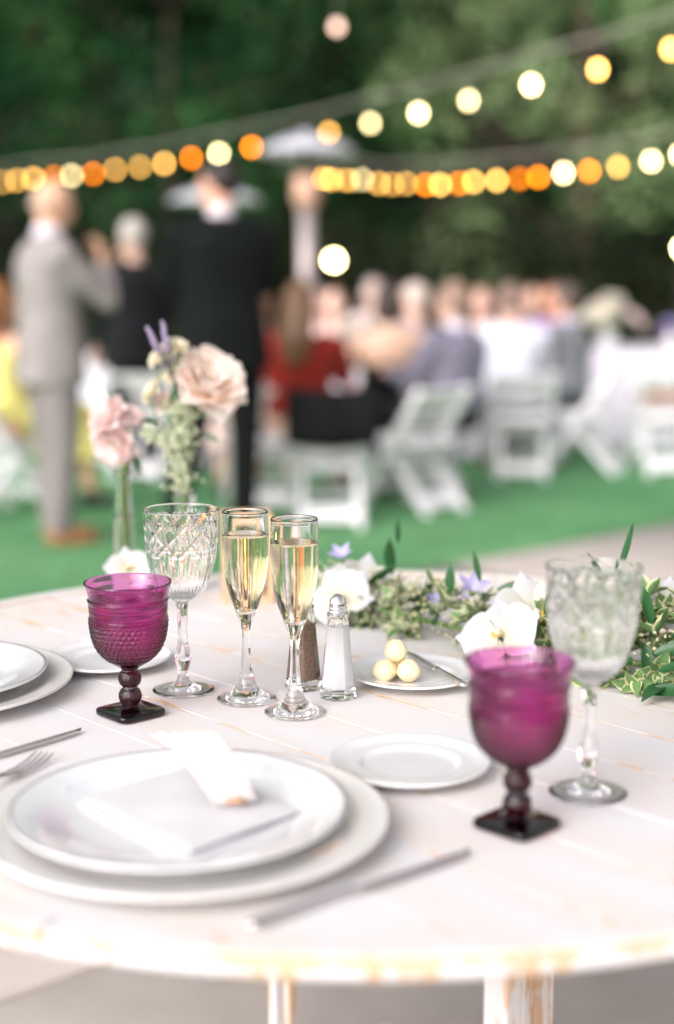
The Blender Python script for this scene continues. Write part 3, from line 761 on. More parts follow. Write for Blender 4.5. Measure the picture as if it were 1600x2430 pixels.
        if collar:
            cl_ = MB(); cl_.tube([sp(0.97), sp(1.0) + Vector((0, 0.004, 0.052))], [0.070, 0.062], 20)
            obj('shirt_collar', cl_, cmat(collar), t)
    for i in (0, 1):
        sh = MB(); f = an[i]
        sh.sphere(f + Vector((0, 0.075, -0.058)), (0.050, 0.145, 0.032), 14, 8); sh.sphere(f + Vector((0, 0.0, -0.04)), (0.045, 0.06, 0.048), 12, 8)
        remeshed('shoe', sh, cmat(shoes, 'shoe'), 0.012, 2, t)
    return t

GREY = (0.30, 0.27, 0.262)
BLK = (0.004, 0.006, 0.006)
gm = at(160, 1262, 0)
# bald man: three-quarter back view turned to the right
person('bald man in a light grey suit standing at the left with one hand raised', (gm.x - 0.06, gm.y, 0), R(-62), H=1.74, hairstyle='bald', skin=(0.70, 0.42, 0.28), hair=(0.45, 0.36, 0.30),
       top=GREY, bottom=(0.235, 0.208, 0.205), shoes=(0.40, 0.17, 0.07), collar=(0.80, 0.76, 0.86), headtilt=0.12, build=1.08,
       arms=([(-0.19, 0.21, -0.25), (-0.06, 0.32, -0.08)], [(0.17, 0.25, -0.25), (0.04, 0.26, -0.06)]), legs=[((-0.12, 0.02, 0.52), (-0.12, 0.03, 0.09)), ((0.11, 0.02, 0.52), (0.11, -0.02, 0.09))])
# his glass: cup in the raised hand
bs = at(556, 1182, 0)
person('tall man in a black suit seen from behind, in front of the second heater', (-0.56, 7.0, 0), R(22), H=1.86, top=BLK, bottom=(0.005, 0.006, 0.006), skin=(0.78, 0.42, 0.30), hair=(0.015, 0.010, 0.008),
       collar=(0.75, 0.70, 0.75), build=1.15, headturn=R(38), arms=([(-0.22, 0.08, -0.27), (-0.06, 0.28, -0.24)], [(0.23, 0.08, -0.27), (0.05, 0.28, -0.30)]),
       legs=[((-0.15, 0.04, 0.52), (-0.27, 0.0, 0.09)), ((0.12, 0.02, 0.52), (0.10, 0.0, 0.09))])
gh = atd(312, 600, 9.3)
person('grey-haired man in a charcoal jacket standing just right of the bald man', (gh.x, 9.3, 0), R(35), H=1.66, top=(0.010, 0.011, 0.013), bottom=(0.008, 0.009, 0.010), skin=(0.66, 0.42, 0.34), hair=(0.46, 0.42, 0.38), build=1.25)

# ------------------------------------------------------------------ guest tables
def guest_table(x, y, r, label):
    t = thing('guest_table', label, 'table', (x, y, 0), 0, 'round guest tables on the lawn')
    obj('tabletop', MB().lathe([(0, 0.735), (r - 0.01, 0.735), (r - 0.01, 0.755), (0, 0.755)], 48), M['wood'], t)
    for k in range(4):
        a = pi / 4 + k * pi / 2; obj('leg', MB().tube([(cos(a) * r * .6, sin(a) * r * .6, 0), (cos(a) * r * .5, sin(a) * r * .5, 0.735)], 0.016, 8), M['dark_metal'], t)
    def fn(rr, z, th, tag): return rr + (0.045 * (1 - z / 0.76) * sin(th * 14 + sin(th * 3) * 2) + 0.02 * (1 - z / .76) * sin(th * 31) if tag else 0)
    prof = [(0, 0.760), (r * .5, 0.760), (r - 0.004, 0.760), (r + 0.004, 0.750, 1), (r + 0.012, 0.66, 1), (r + 0.03, 0.45, 1), (r + 0.045, 0.22, 1), (r + 0.055, 0.03, 1)]
    o = obj('tablecloth', MB().lathe(prof, 160, fn), M['cloth'], None, (x, y, 0)); o['label'] = 'white cloth draped over the ' + label.replace('round guest table', 'table'); o['category'] = 'tablecloth'; o['group'] = 'white tablecloths on the guest tables'
    return t
TL = (-1.12, 10.5); TM = (0.35, 10.9); TR = (2.75, 11.6)
guest_table(*TL, 0.76, 'round guest table behind the bald man and the tall man in black')
guest_table(*TM, 0.85, 'round guest table the middle guests sit around')
guest_table(*TR, 0.92, 'round guest table at the right behind the white-shirted guest')

# chairs seen in the photo
cR = at(1222, 1118, 0); cL = at(768, 1232, 0); cM = at(985, 1190, 0); cE = at(1545, 1108, 0)
chair(cL.x - 0.01, cL.y + 0.25, R(4), 'white folding chair with a black jacket hung over its backrest')
chair(cM.x - 0.05, cM.y + 0.12, R(42), 'white folding chair seen at an angle under the man in the slate jacket')
chair(cR.x, cR.y + 0.25, R(-6), 'white folding chair seen squarely from behind under the guest in white')
chair(cE.x + 0.03, cE.y + 0.25, R(3), 'white folding chair with a brown seat cushion at the right edge')
chair(-0.42, 8.05, R(10), 'white folding chair under the woman in the blush dress')
chair(-1.86, 7.7, R(-40), 'white folding chair under the woman in the yellow dress at the left edge')
chair(-1.25, 9.35, R(-12), 'white folding chair by the grey-haired man in the charcoal jacket')
chair(1.66, 9.65, R(70), 'white folding chair under the seated man in the mid grey suit')
chair(0.50, 8.75, R(30), 'white folding chair under the dark-haired woman with the bare back')
# brown cushion on the right chair, black jacket on the left one
o = obj('seat_cushion', MB().box((0, 0, 0), (0.36, 0.34, 0.05)), M['brownpad'], None, (cE.x + 0.03, cE.y + 0.27, 0.513), bevel=.015); o['label'] = 'brown cushion on the folding chair at the right edge'; o['category'] = 'cushion'
jk = MB()
vs = []; fs = []
for side, off in ((0, -0.022), (1, 0.022)):
    pass
for i in range(19):
    u = -0.235 + 0.47 * i / 18
    prof = [(-0.205 - 0.05, 0.50), (-0.225 - 0.045, 0.60), (-0.235 - 0.035, 0.70), (-0.245 - 0.02, 0.80), (-0.235, 0.825), (-0.205, 0.80), (-0.165, 0.70), (-0.12, 0.60), (-0.09, 0.54)]
    for (yy, zz) in prof: vs.append((u, yy + 0.012 * sin(u * 30 + zz * 8), zz - 0.01 * cos(u * 12)))
for i in range(18):
    for j in range(8): a = i * 9 + j; fs.append((a, a + 1, a + 10, a + 9))
jk.add(vs, fs)
me = jk.mesh('draped_jacket', True, [cmat((0.006, 0.006, 0.007))])
o = put('draped_jacket', me, None, (cL.x - 0.01, cL.y + 0.25, 0), (0, 0, R(4))); o.scale = (1, 1, 0.865); sm_ = o.modifiers.new('s', 'SOLIDIFY'); sm_.thickness = 0.018
o['label'] = 'black jacket hung over the back of a white folding chair'; o['category'] = 'jacket'

def seated(label, px, y, rz, **k):
    p = atd(px, 700, y); return person(label, (p.x, y, 0), rz, sit=True, **k)
seated('woman in a yellow dress with auburn hair seated at the left edge', -2, 7.75, R(-40), dress=True, top=(0.88, 0.78, 0.26), skin=(0.75, 0.42, 0.28), hair=(0.30, 0.12, 0.04), hairstyle='long', sleeveless=True)
seated('woman in a pale blush dress seated just right of the tall man in black', 618, 8.15, R(24), dress=True, top=(0.78, 0.60, 0.56), skin=(0.62, 0.38, 0.30), hair=(0.30, 0.17, 0.11), hairstyle='bun', lean=0.10)
seated('long-haired woman in a dark red top seated before the heater pole', 697, 7.95, R(-8), build=1.12, dress=True, top=(0.26, 0.022, 0.014), skin=(0.70, 0.42, 0.32), hair=(0.16, 0.085, 0.04), hairstyle='long')
seated('fair-skinned guest in pale pink facing the camera beyond the middle table', 778, 11.0, R(172), H=1.66, top=(0.78, 0.58, 0.55), skin=(0.80, 0.52, 0.42), hair=(0.22, 0.11, 0.07), hairstyle='bob', dress=True)
seated('guest with silver hair and a blush blouse beyond the middle table', 868, 12.4, R(185), H=2.0, top=(0.75, 0.62, 0.60), skin=(0.78, 0.54, 0.45), hair=(0.52, 0.46, 0.48), hairstyle='bob', dress=True)
seated('dark-haired woman in a backless black dress seated with back to the camera', 900, 8.65, R(14), dress=True, top=BLK, skin=(0.82, 0.55, 0.40), hair=(0.045, 0.030, 0.025), hairstyle='bob', sleeveless=True, backless=True, lean=-0.02)
seated('white-haired man seated between the bare-backed woman and the man in slate', 962, 10.0, R(70), top=(0.45, 0.33, 0.34), skin=(0.80, 0.52, 0.42), hair=(0.62, 0.50, 0.44), H=1.8)
seated('man in a slate jacket with thinning hair leaning on his side-turned chair', 1052, 8.25, R(50), top=(0.20, 0.19, 0.25), bottom=(0.02, 0.022, 0.025), skin=(0.70, 0.46, 0.36), hair=(0.30, 0.19, 0.14), collar=(0.75, 0.72, 0.85), build=1.15)
seated('guest in a white shirt and pale hair seated with back to the camera', 1185, 9.5, R(-6), top=(0.74, 0.73, 0.84), bottom=(0.35, 0.33, 0.36), skin=(0.72, 0.46, 0.38), hair=(0.24, 0.16, 0.13), build=1.12)
seated('man in a mid grey suit and brown shoes seated beside the white shirt', 1312, 9.75, R(60), top=(0.20, 0.21, 0.225), bottom=(0.055, 0.065, 0.075), skin=(0.66, 0.36, 0.26), hair=(0.10, 0.07, 0.06), shoes=(0.30, 0.13, 0.06), collar=(0.6, 0.6, 0.8), build=1.1)
seated('guest with a ruddy face seated beyond the man in the mid grey suit', 1285, 11.2, R(150), top=(0.30, 0.22, 0.45), skin=(0.66, 0.32, 0.20), hair=(0.12, 0.07, 0.05))

seated('woman with brown hair seated beyond the man in the slate jacket', 1122, 11.6, R(160), top=(0.40, 0.30, 0.34), skin=(0.76, 0.48, 0.38), hair=(0.18, 0.11, 0.08), hairstyle='long', dress=True, H=1.72)
seated('guest with a dark jacket seated far behind the guest in white', 1232, 12.8, R(200), top=(0.08, 0.07, 0.09), skin=(0.70, 0.42, 0.32), hair=(0.06, 0.04, 0.03), H=1.8)
seated('guest with grey hair in a rose jacket at the far side of the middle table', 735, 12.3, R(165), top=(0.50, 0.26, 0.26), skin=(0.76, 0.50, 0.42), hair=(0.36, 0.30, 0.28), H=1.72)

# ------------------------------------------------------------------ flowers: petals, leaves, blooms
def petal_mesh(name, L, W, mat, cup=0.3, curl=0.3, ruffle=0.0, notch=0.0, shape=0.6, nu=6, nv=8, seed=0, thick=False):
    """petal along +Y from origin, face +Z; UV v=length, u=edge distance."""
    g = random.Random(seed); vs = []; uvs = []; fs = []; ph = g.uniform(0, 6)
    for j in range(nv + 1):
        v = j / nv
        wd = W * (sin(pi * min(1, v ** shape * 0.93 + 0.035)) ** 0.75)
        for i in range(nu + 1):
            u = -1 + 2 * i / nu
            x = u * wd / 2; y = L * v * (1 - notch * (1 - abs(u)) * (v ** 6)) if notch else L * v * (1 - 0.10 * u * u * v)
            z = cup * (u * u) * wd * 0.6 + curl * L * (v * v - v) * -1.0 * 0.4 + curl * L * 0.35 * (v ** 3) * (-1 if curl < 0 else -0.2)
            z += ruffle * sin(u * 5 + ph + v * 3) * v * v
            vs.append((x, y, z)); uvs.append((abs(u), v))
    for j in range(nv):
        for i in range(nu):
            a = j * (nu + 1) + i; fs.append((a, a + 1, a + nu + 2, a + nu + 1))
    me = bpy.data.meshes.new(name); me.from_pydata(vs, [], fs); me.update()
    ul = me.uv_layers.new(name='UVMap')
    for lp in me.loops: ul.data[lp.index].uv = uvs[lp.vertex_index]
    me.polygons.foreach_set('use_smooth', [True] * len(me.polygons)); me.materials.append(mat); return me
def aim(direction, spin=0.0):
    """rotation taking +Y to direction, with spin about it."""
    d = Vector(direction).normalized()
    return (d.to_track_quat('Y', 'Z').to_matrix() @ Matrix.Rotation(spin, 3, 'Y')).to_euler()

P_ROSE = petalmat('blush rose petal', (0.96, 0.72, 0.55), (0.96, 0.885, 0.83), sss=0.5)
P_PINK = petalmat('pink bloom petal', (0.96, 0.76, 0.69), (0.96, 0.84, 0.83), sss=0.5)
P_CREAM = petalmat('cream bloom petal', (0.80, 0.72, 0.40), (0.86, 0.80, 0.66), sss=0.3)
P_WHITE = petalmat('white orchid petal', (0.66, 0.64, 0.50), (0.63, 0.625, 0.655), sss=0.25)
P_YEL = petalmat('orchid throat', (0.85, 0.25, 0.03), (0.85, 0.70, 0.15), sss=0.2)
P_LILAC = petalmat('lilac petal', (0.60, 0.55, 0.78), (0.50, 0.46, 0.80), sss=0.3)
P_LAV = petalmat('lavender floret', (0.30, 0.24, 0.36), (0.38, 0.30, 0.46), sss=0.2)
P_PURP = petalmat('purple petal', (0.30, 0.04, 0.45), (0.40, 0.06, 0.55), sss=0.2)
def rose(parent, c, axis, r, mat, rings=None, seed=1, name='rose_bloom', openness=1.0):
    """overlapping cupped petals around a tight core."""
    g = random.Random(seed); hd = bpy.data.objects.new(name, None); C.objects.link(hd); hd.parent = parent; hd.location = c
    hd.rotation_euler = Vector(axis).to_track_quat('Z', 'Y').to_euler()
    meshes = [petal_mesh('petal', r * 1.0, r * 1.35, mat, cup=0.40, curl=0.35, ruffle=r * 0.05, shape=0.85, nu=8, seed=k) for k in range(3)]
    rings = rings or [(3, 0.10, 82, 0.50), (4, 0.14, 74, 0.62), (5, 0.18, 62, 0.78), (6, 0.20, 46, 0.92), (7, 0.20, 26, 1.05), (6, 0.15, 6, 1.15)]
    for (n_, off, el_, sc) in rings:
        p0 = g.uniform(0, 6)
        for k in range(n_):
            a = p0 + 2 * pi * k / n_ + g.uniform(-.15, .15); e = R(el_ * (1 if openness >= 1 else 1.0) + g.uniform(-7, 7))
            d = Vector((cos(a) * cos(e), sin(a) * cos(e), sin(e)))
            M3 = Matrix.Rotation(a - pi / 2, 3, 'Z') @ Matrix.Rotation(e, 3, 'X')
            o = put('petal', meshes[k % 3], hd, Vector((cos(a), sin(a), 0)) * off * r + Vector((0, 0, -0.35 * r)), M3.to_euler(), sc * g.uniform(.93, 1.07))
    return hd

# ------------------------------------------------------------------ the round table
TC = Vector((0.023, 1.596)); TRAD = 0.688; TZ = 0.76
tab = thing('round_table', 'round plank table painted white with worn paint and a rubbed rim, laid for dinner', 'table', (TC.x, TC.y, 0))
ux = Vector((cos(PLANK_ANG), sin(PLANK_ANG))); RI = TRAD - 0.032
g = random.Random(4)
c_off = TC.x * _nd.x + TC.y * _nd.y
k0 = math.floor((c_off - RI - SEAM0) / PLANK_W)
for k in range(k0, k0 + 20):
    a = SEAM0 + k * PLANK_W + 0.0004 - c_off; b = SEAM0 + (k + 1) * PLANK_W - 0.0004 - c_off
    a = max(a, -RI + 0.001); b = min(b, RI - 0.001)
    if b - a < 0.004: continue
    top = []; 
    n_ = 6
    pos = []
    for i in range(n_ + 1):
        v = a + (b - a) * i / n_; pos.append((math.sqrt(max(1e-6, RI * RI - v * v)), v))
    outline = pos + [(-x, v) for x, v in reversed(pos)]
    z1 = TZ - (TZ) ; dz = g.uniform(-0.0006, 0.0)
    vs = [(ux.x * x + _nd.x * v, ux.y * x + _nd.y * v, TZ + dz) for x, v in outline]
    vs2 = [(p[0], p[1], TZ - 0.016) for p in vs]; m_ = len(vs)
    mbp = MB(); mbp.add(vs + vs2, [tuple(reversed(range(m_)))] + [tuple(range(m_, 2 * m_))] + [(i, (i + 1) % m_, m_ + (i + 1) % m_, m_ + i) for i in range(m_)])
    me = mbp.mesh('plank', False, [M['plank']])
    bm = bmesh.new(); bm.from_mesh(me); bmesh.ops.recalc_face_normals(bm, faces=bm.faces)
    es = [e for e in bm.edges if abs(e.verts[0].co.z - e.verts[1].co.z) < 1e-4 and e.verts[0].co.z > TZ - .01]
    bmesh.ops.bevel(bm, geom=es, offset=0.0005, segments=2, affect='EDGES'); bm.to_mesh(me); bm.free()
    put('plank', me, tab)
# rim band in eight bent segments, a touch proud of the boards
for k in range(8):
    a0 = 2 * pi * k / 8 + R(25) + 0.002; a1 = 2 * pi * (k + 1) / 8 + R(25) - 0.002
    sec = [(RI + 0.0015, TZ - 0.016), (RI + 0.0015, TZ + 0.0010), (RI + 0.003, TZ + 0.0024), (TRAD - 0.005, TZ + 0.0024), (TRAD - 0.001, TZ - 0.001), (TRAD, TZ - 0.006), (TRAD, TZ - 0.012), (TRAD - 0.003, TZ - 0.016)]
    n_ = 14; vs = []; fs = []
    for i in range(n_ + 1):
        a = lin(a0, a1, i / n_)
        for (r, z) in sec: vs.append((cos(a) * r, sin(a) * r, z))
    m_ = len(sec)
    for i in range(n_):
        for j in range(m_): fs.append((i * m_ + j, i * m_ + (j + 1) % m_, (i + 1) * m_ + (j + 1) % m_, (i + 1) * m_ + j))
    fs.append(tuple(range(m_))); fs.append(tuple(reversed(range(n_ * m_, n_ * m_ + m_))))
    mbp = MB(); mbp.add(vs, fs); obj('rim_segment', mbp, M['rim'], tab, smooth=False, fixn=True)
mbp = MB().lathe([(0, TZ - 0.030), (RI - 0.16, TZ - 0.030), (RI - 0.16, TZ - 0.0165), (0, TZ - 0.0165)], 48); obj('underframe', mbp, M['legwood'], tab)
for (lx, ly, wd) in ((0.178, 1.30, 0.046), (-0.078, 1.92, 0.024)):
    px_ = lx - TC.x; py_ = ly - TC.y
    for s in (-1, 1):
        obj('leg', MB().box((px_ + s * 0.018 * (wd / .046), py_ + s * 0.03, 0.39), (wd * 0.55, wd * 0.7, 0.66), rz=R(38)), M['legwood'], tab, bevel=.002)
    obj('foot', MB().box((px_, py_, 0.03), (0.5, 0.07, 0.06), rz=R(43)), M['legwood'], tab, bevel=.004)
obj('stretcher', MB().bar((0.178 - TC.x, 1.30 - TC.y, 0.12), (-0.078 - TC.x, 1.92 - TC.y, 0.12), 0.03, 0.05), M['legwood'], tab, bevel=.003)

# ------------------------------------------------------------------ crockery
def plate_mesh(name, R0, mat, h=0.018, t=0.0035, well=0.62, foot=0.5):
    top = spline([(0, 0.0065), (R0 * well * 0.6, 0.0063), (R0 * well * 0.93, 0.0068), (R0 * well * 1.06, 0.0095), (R0 * (well + 1) / 2, h * 0.80), (R0 * 0.985, h)], 40)
    prof = list(reversed([(r, z - t) for r, z in top])); prof[-1] = (0, prof[-1][1])
    bottom = [(0, 0.0012), (R0 * foot - 0.004, 0.0012), (R0 * foot - 0.002, 0.0), (R0 * foot + 0.002, 0.0), (R0 * foot + 0.003, 0.0028)] + [(r, z - t) for r, z in top if r > R0 * foot + 0.006]
    rim = [(R0 * 0.997, h - t * 0.8), (R0, h - t * 0.4), (R0 * 0.997, h + 0.0003)]
    full = bottom + rim + list(reversed(top))
    return MB().lathe([(max(0, r), z) for r, z in full], 96).mesh(name, True, [mat])
def decor_mat():
    """white china with a thin grey rim line and a faint blue-grey sprig band."""
    m, n, b = newmat('floral china'); tc = N(n, 'ShaderNodeTexCoord')
    ln = N(n, 'ShaderNodeVectorMath', operation='LENGTH'); mp = N(n, 'ShaderNodeMapping'); mp.inputs['Scale'].default_value = (1, 1, 0)
    n.links.new(tc.outputs['Object'], mp.inputs[0]); n.links.new(mp.outputs[0], ln.inputs[0])
    def band(lo, hi):
        a = N(n, 'ShaderNodeMath', operation='GREATER_THAN'); n.links.new(ln.outputs['Value'], a.inputs[0]); a.inputs[1].default_value = lo
        c = N(n, 'ShaderNodeMath', operation='LESS_THAN'); n.links.new(ln.outputs['Value'], c.inputs[0]); c.inputs[1].default_value = hi
        d = N(n, 'ShaderNodeMath', operation='MULTIPLY'); n.links.new(a.outputs[0], d.inputs[0]); n.links.new(c.outputs[0], d.inputs[1]); return d.outputs[0]
    v = N(n, 'ShaderNodeTexNoise', Scale=42.0, Detail=3.0, Distortion=1.2); n.links.new(tc.outputs['Object'], v.inputs[0])
    th = N(n, 'ShaderNodeMapRange'); n.links.new(v.outputs[0], th.inputs[0]); th.inputs[1].default_value = 0.60; th.inputs[2].default_value = 0.70
    fl = N(n, 'ShaderNodeMath', operation='MULTIPLY'); n.links.new(th.outputs[0], fl.inputs[0]); n.links.new(band(0.098, 0.126), fl.inputs[1])
    f2 = N(n, 'ShaderNodeMath', operation='MULTIPLY'); n.links.new(fl.outputs[0], f2.inputs[0]); f2.inputs[1].default_value = 0.65
    m1 = N(n, 'ShaderNodeMix', data_type='RGBA'); n.links.new(f2.outputs[0], m1.inputs[0]); m1.inputs[6].default_value = (0.765, 0.77, 0.78, 1); m1.inputs[7].default_value = (0.40, 0.43, 0.55, 1)
    m2 = N(n, 'ShaderNodeMix', data_type='RGBA'); n.links.new(band(0.1372, 0.1398), m2.inputs[0]); n.links.new(m1.outputs[2], m2.inputs[6]); m2.inputs[7].default_value = (0.36, 0.36, 0.39, 1)
    n.links.new(m2.outputs[2], b.inputs['Base Color']); b.inputs['Roughness'].default_value = 0.15; b.inputs['Coat Weight'].default_value = 0.5; b.inputs['Coat Roughness'].default_value = 0.05
    return m
M['floral'] = decor_mat()
small = plate_mesh('bread_plate', 0.076, M['china'], 0.013, 0.003, 0.60, 0.52)
dinner = plate_mesh('dinner_plate', 0.1405, M['floral'], 0.020, 0.0038, 0.66, 0.5)
charg = plate_mesh('charger_plate', 0.170, M['cream_china'], 0.018, 0.004, 0.72, 0.55)
def plate(name, me, x, y, z, label, cat, group, rz=0):
    o = put(name, me, None, (x, y, z), (0, 0, rz)); o['label'] = label; o['category'] = cat; o['group'] = group; return o
DC = Vector((-0.130, 1.138)); LC = Vector((-0.472, 1.566))
plate('charger_plate', charg, DC.x + 0.004, DC.y + 0.002, TZ + 0.0006, 'large plain charger under the napkin-topped dinner plate at the near edge', 'plate', 'charger plates under the dinner plates')
plate('dinner_plate', dinner, DC.x - 0.002, DC.y + 0.002, TZ + 0.0085, 'floral dinner plate with the white napkin lying on it', 'plate', 'floral dinner plates')
plate('charger_plate', charg, LC.x, LC.y, TZ + 0.0006, 'plain charger cut by the left edge behind the knife', 'plate', 'charger plates under the dinner plates')
plate('dinner_plate', dinner, LC.x, LC.y, TZ + 0.0085, 'grey-rimmed floral dinner plate cut by the left edge', 'plate', 'floral dinner plates', 1.3)
bp = at(960, 1583); plate('bread_plate', small, bp.x, bp.y, TZ + 0.0006, 'small white plate carrying the butter balls and a butter knife', 'plate', 'small white bread plates')
bp2 = at(952, 1794); plate('bread_plate', small, bp2.x, bp2.y, TZ + 0.0006, 'empty small white plate between the dinner plate and the near purple goblet', 'plate', 'small white bread plates')
bp3 = at(252, 1546); plate('bread_plate', small, bp3.x, bp3.y, TZ + 0.0006, 'empty small white plate behind the left purple goblet', 'plate', 'small white bread plates')

# butter balls
br = 0.0134; bc = at(922, 1580, TZ + 0.008)
bc = Vector((bc.x, bc.y, TZ + 0.0075))
ofs = [(-0.0138, -0.005, br), (0.0133, -0.006, br), (0.0, 0.0175, br), (-0.001, 0.003, br * 2.60)]
for i, (dx, dy, dz) in enumerate(ofs):
    bb = MB(); bb.sphere((0, 0, 0), (br * 1.02, br, br * .97), 28, 20)
    gg = random.Random(i + 3)
    ph = [gg.uniform(0, 6) for _ in range(4)]
    bb.v = [tuple(Vector(p) * (1 + 0.045 * sin(p[0] * 260 + ph[0]) * sin(p[1] * 220 + ph[1]) + 0.025 * sin(p[2] * 420 + ph[2]) + 0.012 * sin(p[0] * 900 + p[2] * 700 + ph[3]))) for p in bb.v]
    o = obj('butter_ball', bb, M['butter'], None, (bc.x + dx, bc.y + dy, bc.z + dz - 0.0006))
    o['label'] = ['front left ball of butter on the small white plate', 'front right ball of butter next to the knife', 'rear ball of butter hidden behind the front two', 'topmost ball of butter resting on the others'][i]
    o['category'] = 'butter'; o['group'] = 'scooped balls of butter on the small plate'

# cutlery ----------------------------------------------------------
def strip(mb, path, secs, n=10):
    """path of (pos), secs (half width, half thick) with superellipse section; runs along local frames with z up."""
    pts = [Vector(p) for p in path]; vs = []; fs = []
    for i, p in enumerate(pts):
        t = (pts[min(i + 1, len(pts) - 1)] - pts[max(0, i - 1)]).normalized(); side = t.cross(Vector((0, 0, 1))).normalized(); up = side.cross(t)
        hw, ht = secs[i]
        for k in range(n):
            q = 2 * pi * k / n; vs.append(p + side * hw * cos(q) + up * ht * sin(q))
    for i in range(len(pts) - 1):
        for k in range(n): fs.append((i * n + k, i * n + (k + 1) % n, (i + 1) * n + (k + 1) % n, (i + 1) * n + k))
    fs.append(tuple(reversed(range(n)))); fs.append(tuple(range((len(pts) - 1) * n, len(pts) * n)))
    mb.add(vs, fs)
def knife(name, a, b, label, z=TZ, zb=None, small_=False):
    """handle end a -> blade tip b"""
    a = Vector(a); b = Vector(b); L = (b - a).length; d = (b - a).normalized(); rz = math.atan2(d.y, d.x)
    t = thing(name, label, 'knife', (a.x, a.y, a.z), rz, 'table knives')
    sl = (b.z - a.z) / max(1e-6, math.hypot(b.x - a.x, b.y - a.y)); t.rotation_euler = Euler((0, -math.atan(sl), rz))
    k = L / 0.225; hw = 0.0054 if not small_ else 0.0050
    hb = MB(); xs = [0, 0.003, 0.010, 0.03, 0.06, 0.085, 0.098, 0.102]; ws = [(0.002, .001), (hw * 1.0, .0028), (hw * 1.2, .0036), (hw * .95, .0034), (hw * .72, .003), (hw * .62, .0028), (hw * .8, .0033), (hw * .55, .0022)]
    strip(hb, [(x * k, 0, 0.0038) for x in xs], ws, 14); obj('handle', hb, M['silver'], t)
    bl = MB(); n_ = 14; vs = []; fs = []
    for i in range(n_ + 1):
        u = i / n_; x = (0.100 + 0.125 * u) * k
        wd = (0.0082 if not small_ else 0.0085) * (1 if u < .75 else math.sqrt(max(0.004, 1 - ((u - .75) / .25) ** 2))) * (0.75 + 0.25 * min(1, u * 6))
        back = 0.0045 * (1 if u < .9 else (1 - (u - .9) * 6))
        vs += [(x, back, 0.0030), (x, back - wd * 0.5, 0.0040), (x, back - wd * 1.5, 0.0022), (x, back - wd * 0.5, 0.0018)]
    for i in range(n_):
        for k2 in range(4): fs.append((i * 4 + k2, i * 4 + (k2 + 1) % 4, (i + 1) * 4 + (k2 + 1) % 4, (i + 1) * 4 + k2))
    fs.append((0, 1, 2, 3)); fs.append((n_ * 4 + 3, n_ * 4 + 2, n_ * 4 + 1, n_ * 4))
    bl.add(vs, fs); obj('blade', bl, M['silver'], t, fixn=True)
    return t
kz = TZ + 0.0008
a = at(575, 2163, kz); b_ = at(1095, 1983, kz); knife('table_knife', a, b_, 'silver dinner knife lying right of the charger at the near edge')
tip = at(192, 1700, kz); dd = (at(0, 1757, kz) - tip).normalized(); knife('table_knife', tip + dd * 0.235, tip, 'silver dinner knife at the left edge pointing to the purple goblet')
a = at(1082, 1600, TZ + 0.0165); b_ = at(938, 1517, TZ + 0.0145)
knife('butter_knife', a, b_, 'small silver butter knife resting across the butter plate', small_=True)
# fork
ft = at(104, 1765, kz); fd = (at(0, 1822, kz) - ft).normalized()
fo = ft + fd * 0.19
t = thing('table_fork', 'silver fork with its tines pointing at the charger, cut by the left edge', 'fork', (fo.x, fo.y, kz), math.atan2(-fd.y, -fd.x))
hb = MB(); strip(hb, [(0, 0, .003), (.004, 0, .003), (.02, 0, .004), (.06, 0, .008), (.10, 0, .010), (.125, 0, .006), (.140, 0, .003)], [(.003, .001), (.009, .002), (.010, .002), (.006, .0018), (.0035, .002), (.008, .0015), (.0115, .0012)], 12)
obj('handle', hb, M['silver'], t)
for k in range(4):
    yy = -0.0096 + 0.0064 * k; tn = MB(); strip(tn, [(.137, yy * .95, .003), (.155, yy, .0015), (.175, yy, .003), (.188, yy * .97, .0065), (.191, yy * .97, .0075)], [(.002, .001), (.0019, .001), (.0017, .001), (.0012, .0009), (.0004, .0004)], 8)
    obj('tine', tn, M['silver'], t)

# napkin ---------------------------------------------------------------
NZ = TZ + 0.0175
t = thing('napkin', 'folded white napkin with a blush pleated end on the near dinner plate', 'napkin', (DC.x, DC.y, NZ - 0.003))
NL = at(170, 1850, NZ + .006); NB = at(442, 1985, NZ + .006); NR = at(722, 1880, NZ + .006); NT = NL + (NR - NB)
def quadgrid(p00, p10, p11, p01, n_, m_, hf):
    vs = []; fs = []
    for j in range(m_ + 1):
        for i in range(n_ + 1):
            u, v = i / n_, j / m_
            p = (p00 * (1 - u) * (1 - v) + p10 * u * (1 - v) + p11 * u * v + p01 * (1 - u) * v); vs.append((p.x, p.y, p.z + hf(u, v)))
    for j in range(m_):
        for i in range(n_): a = j * (n_ + 1) + i; fs.append((a, a + 1, a + n_ + 2, a + n_ + 1))
    return vs, fs
org = Vector((DC.x, DC.y, NZ - 0.003))
for li, (sc, dz) in enumerate(((1.0, 0.0), (0.97, 0.0055), (0.91, 0.011))):
    cen = (NL + NB + NR + NT) / 4
    P4 = [cen + (p - cen) * sc for p in (NL, NB, NR, NT)]
    P4 = [Vector((p.x, p.y, NZ - 0.006 + dz)) - org for p in P4]
    hf = lambda u, v: 0.0022 * sin(pi * u) * sin(pi * v) + 0.0008 * sin(u * 11 + li) * sin(v * 9 + li * 2)
    vs, fs = quadgrid(*P4, 26, 22, hf)
    mbp = MB(); mbp.add(vs, fs); o = obj('folded_layer', mbp, M['napkin'], t)
    so_ = o.modifiers.new('s', 'SOLIDIFY'); so_.thickness = 0.0028; bv = o.modifiers.new('b', 'BEVEL'); bv.width = 0.0012; bv.segments = 2
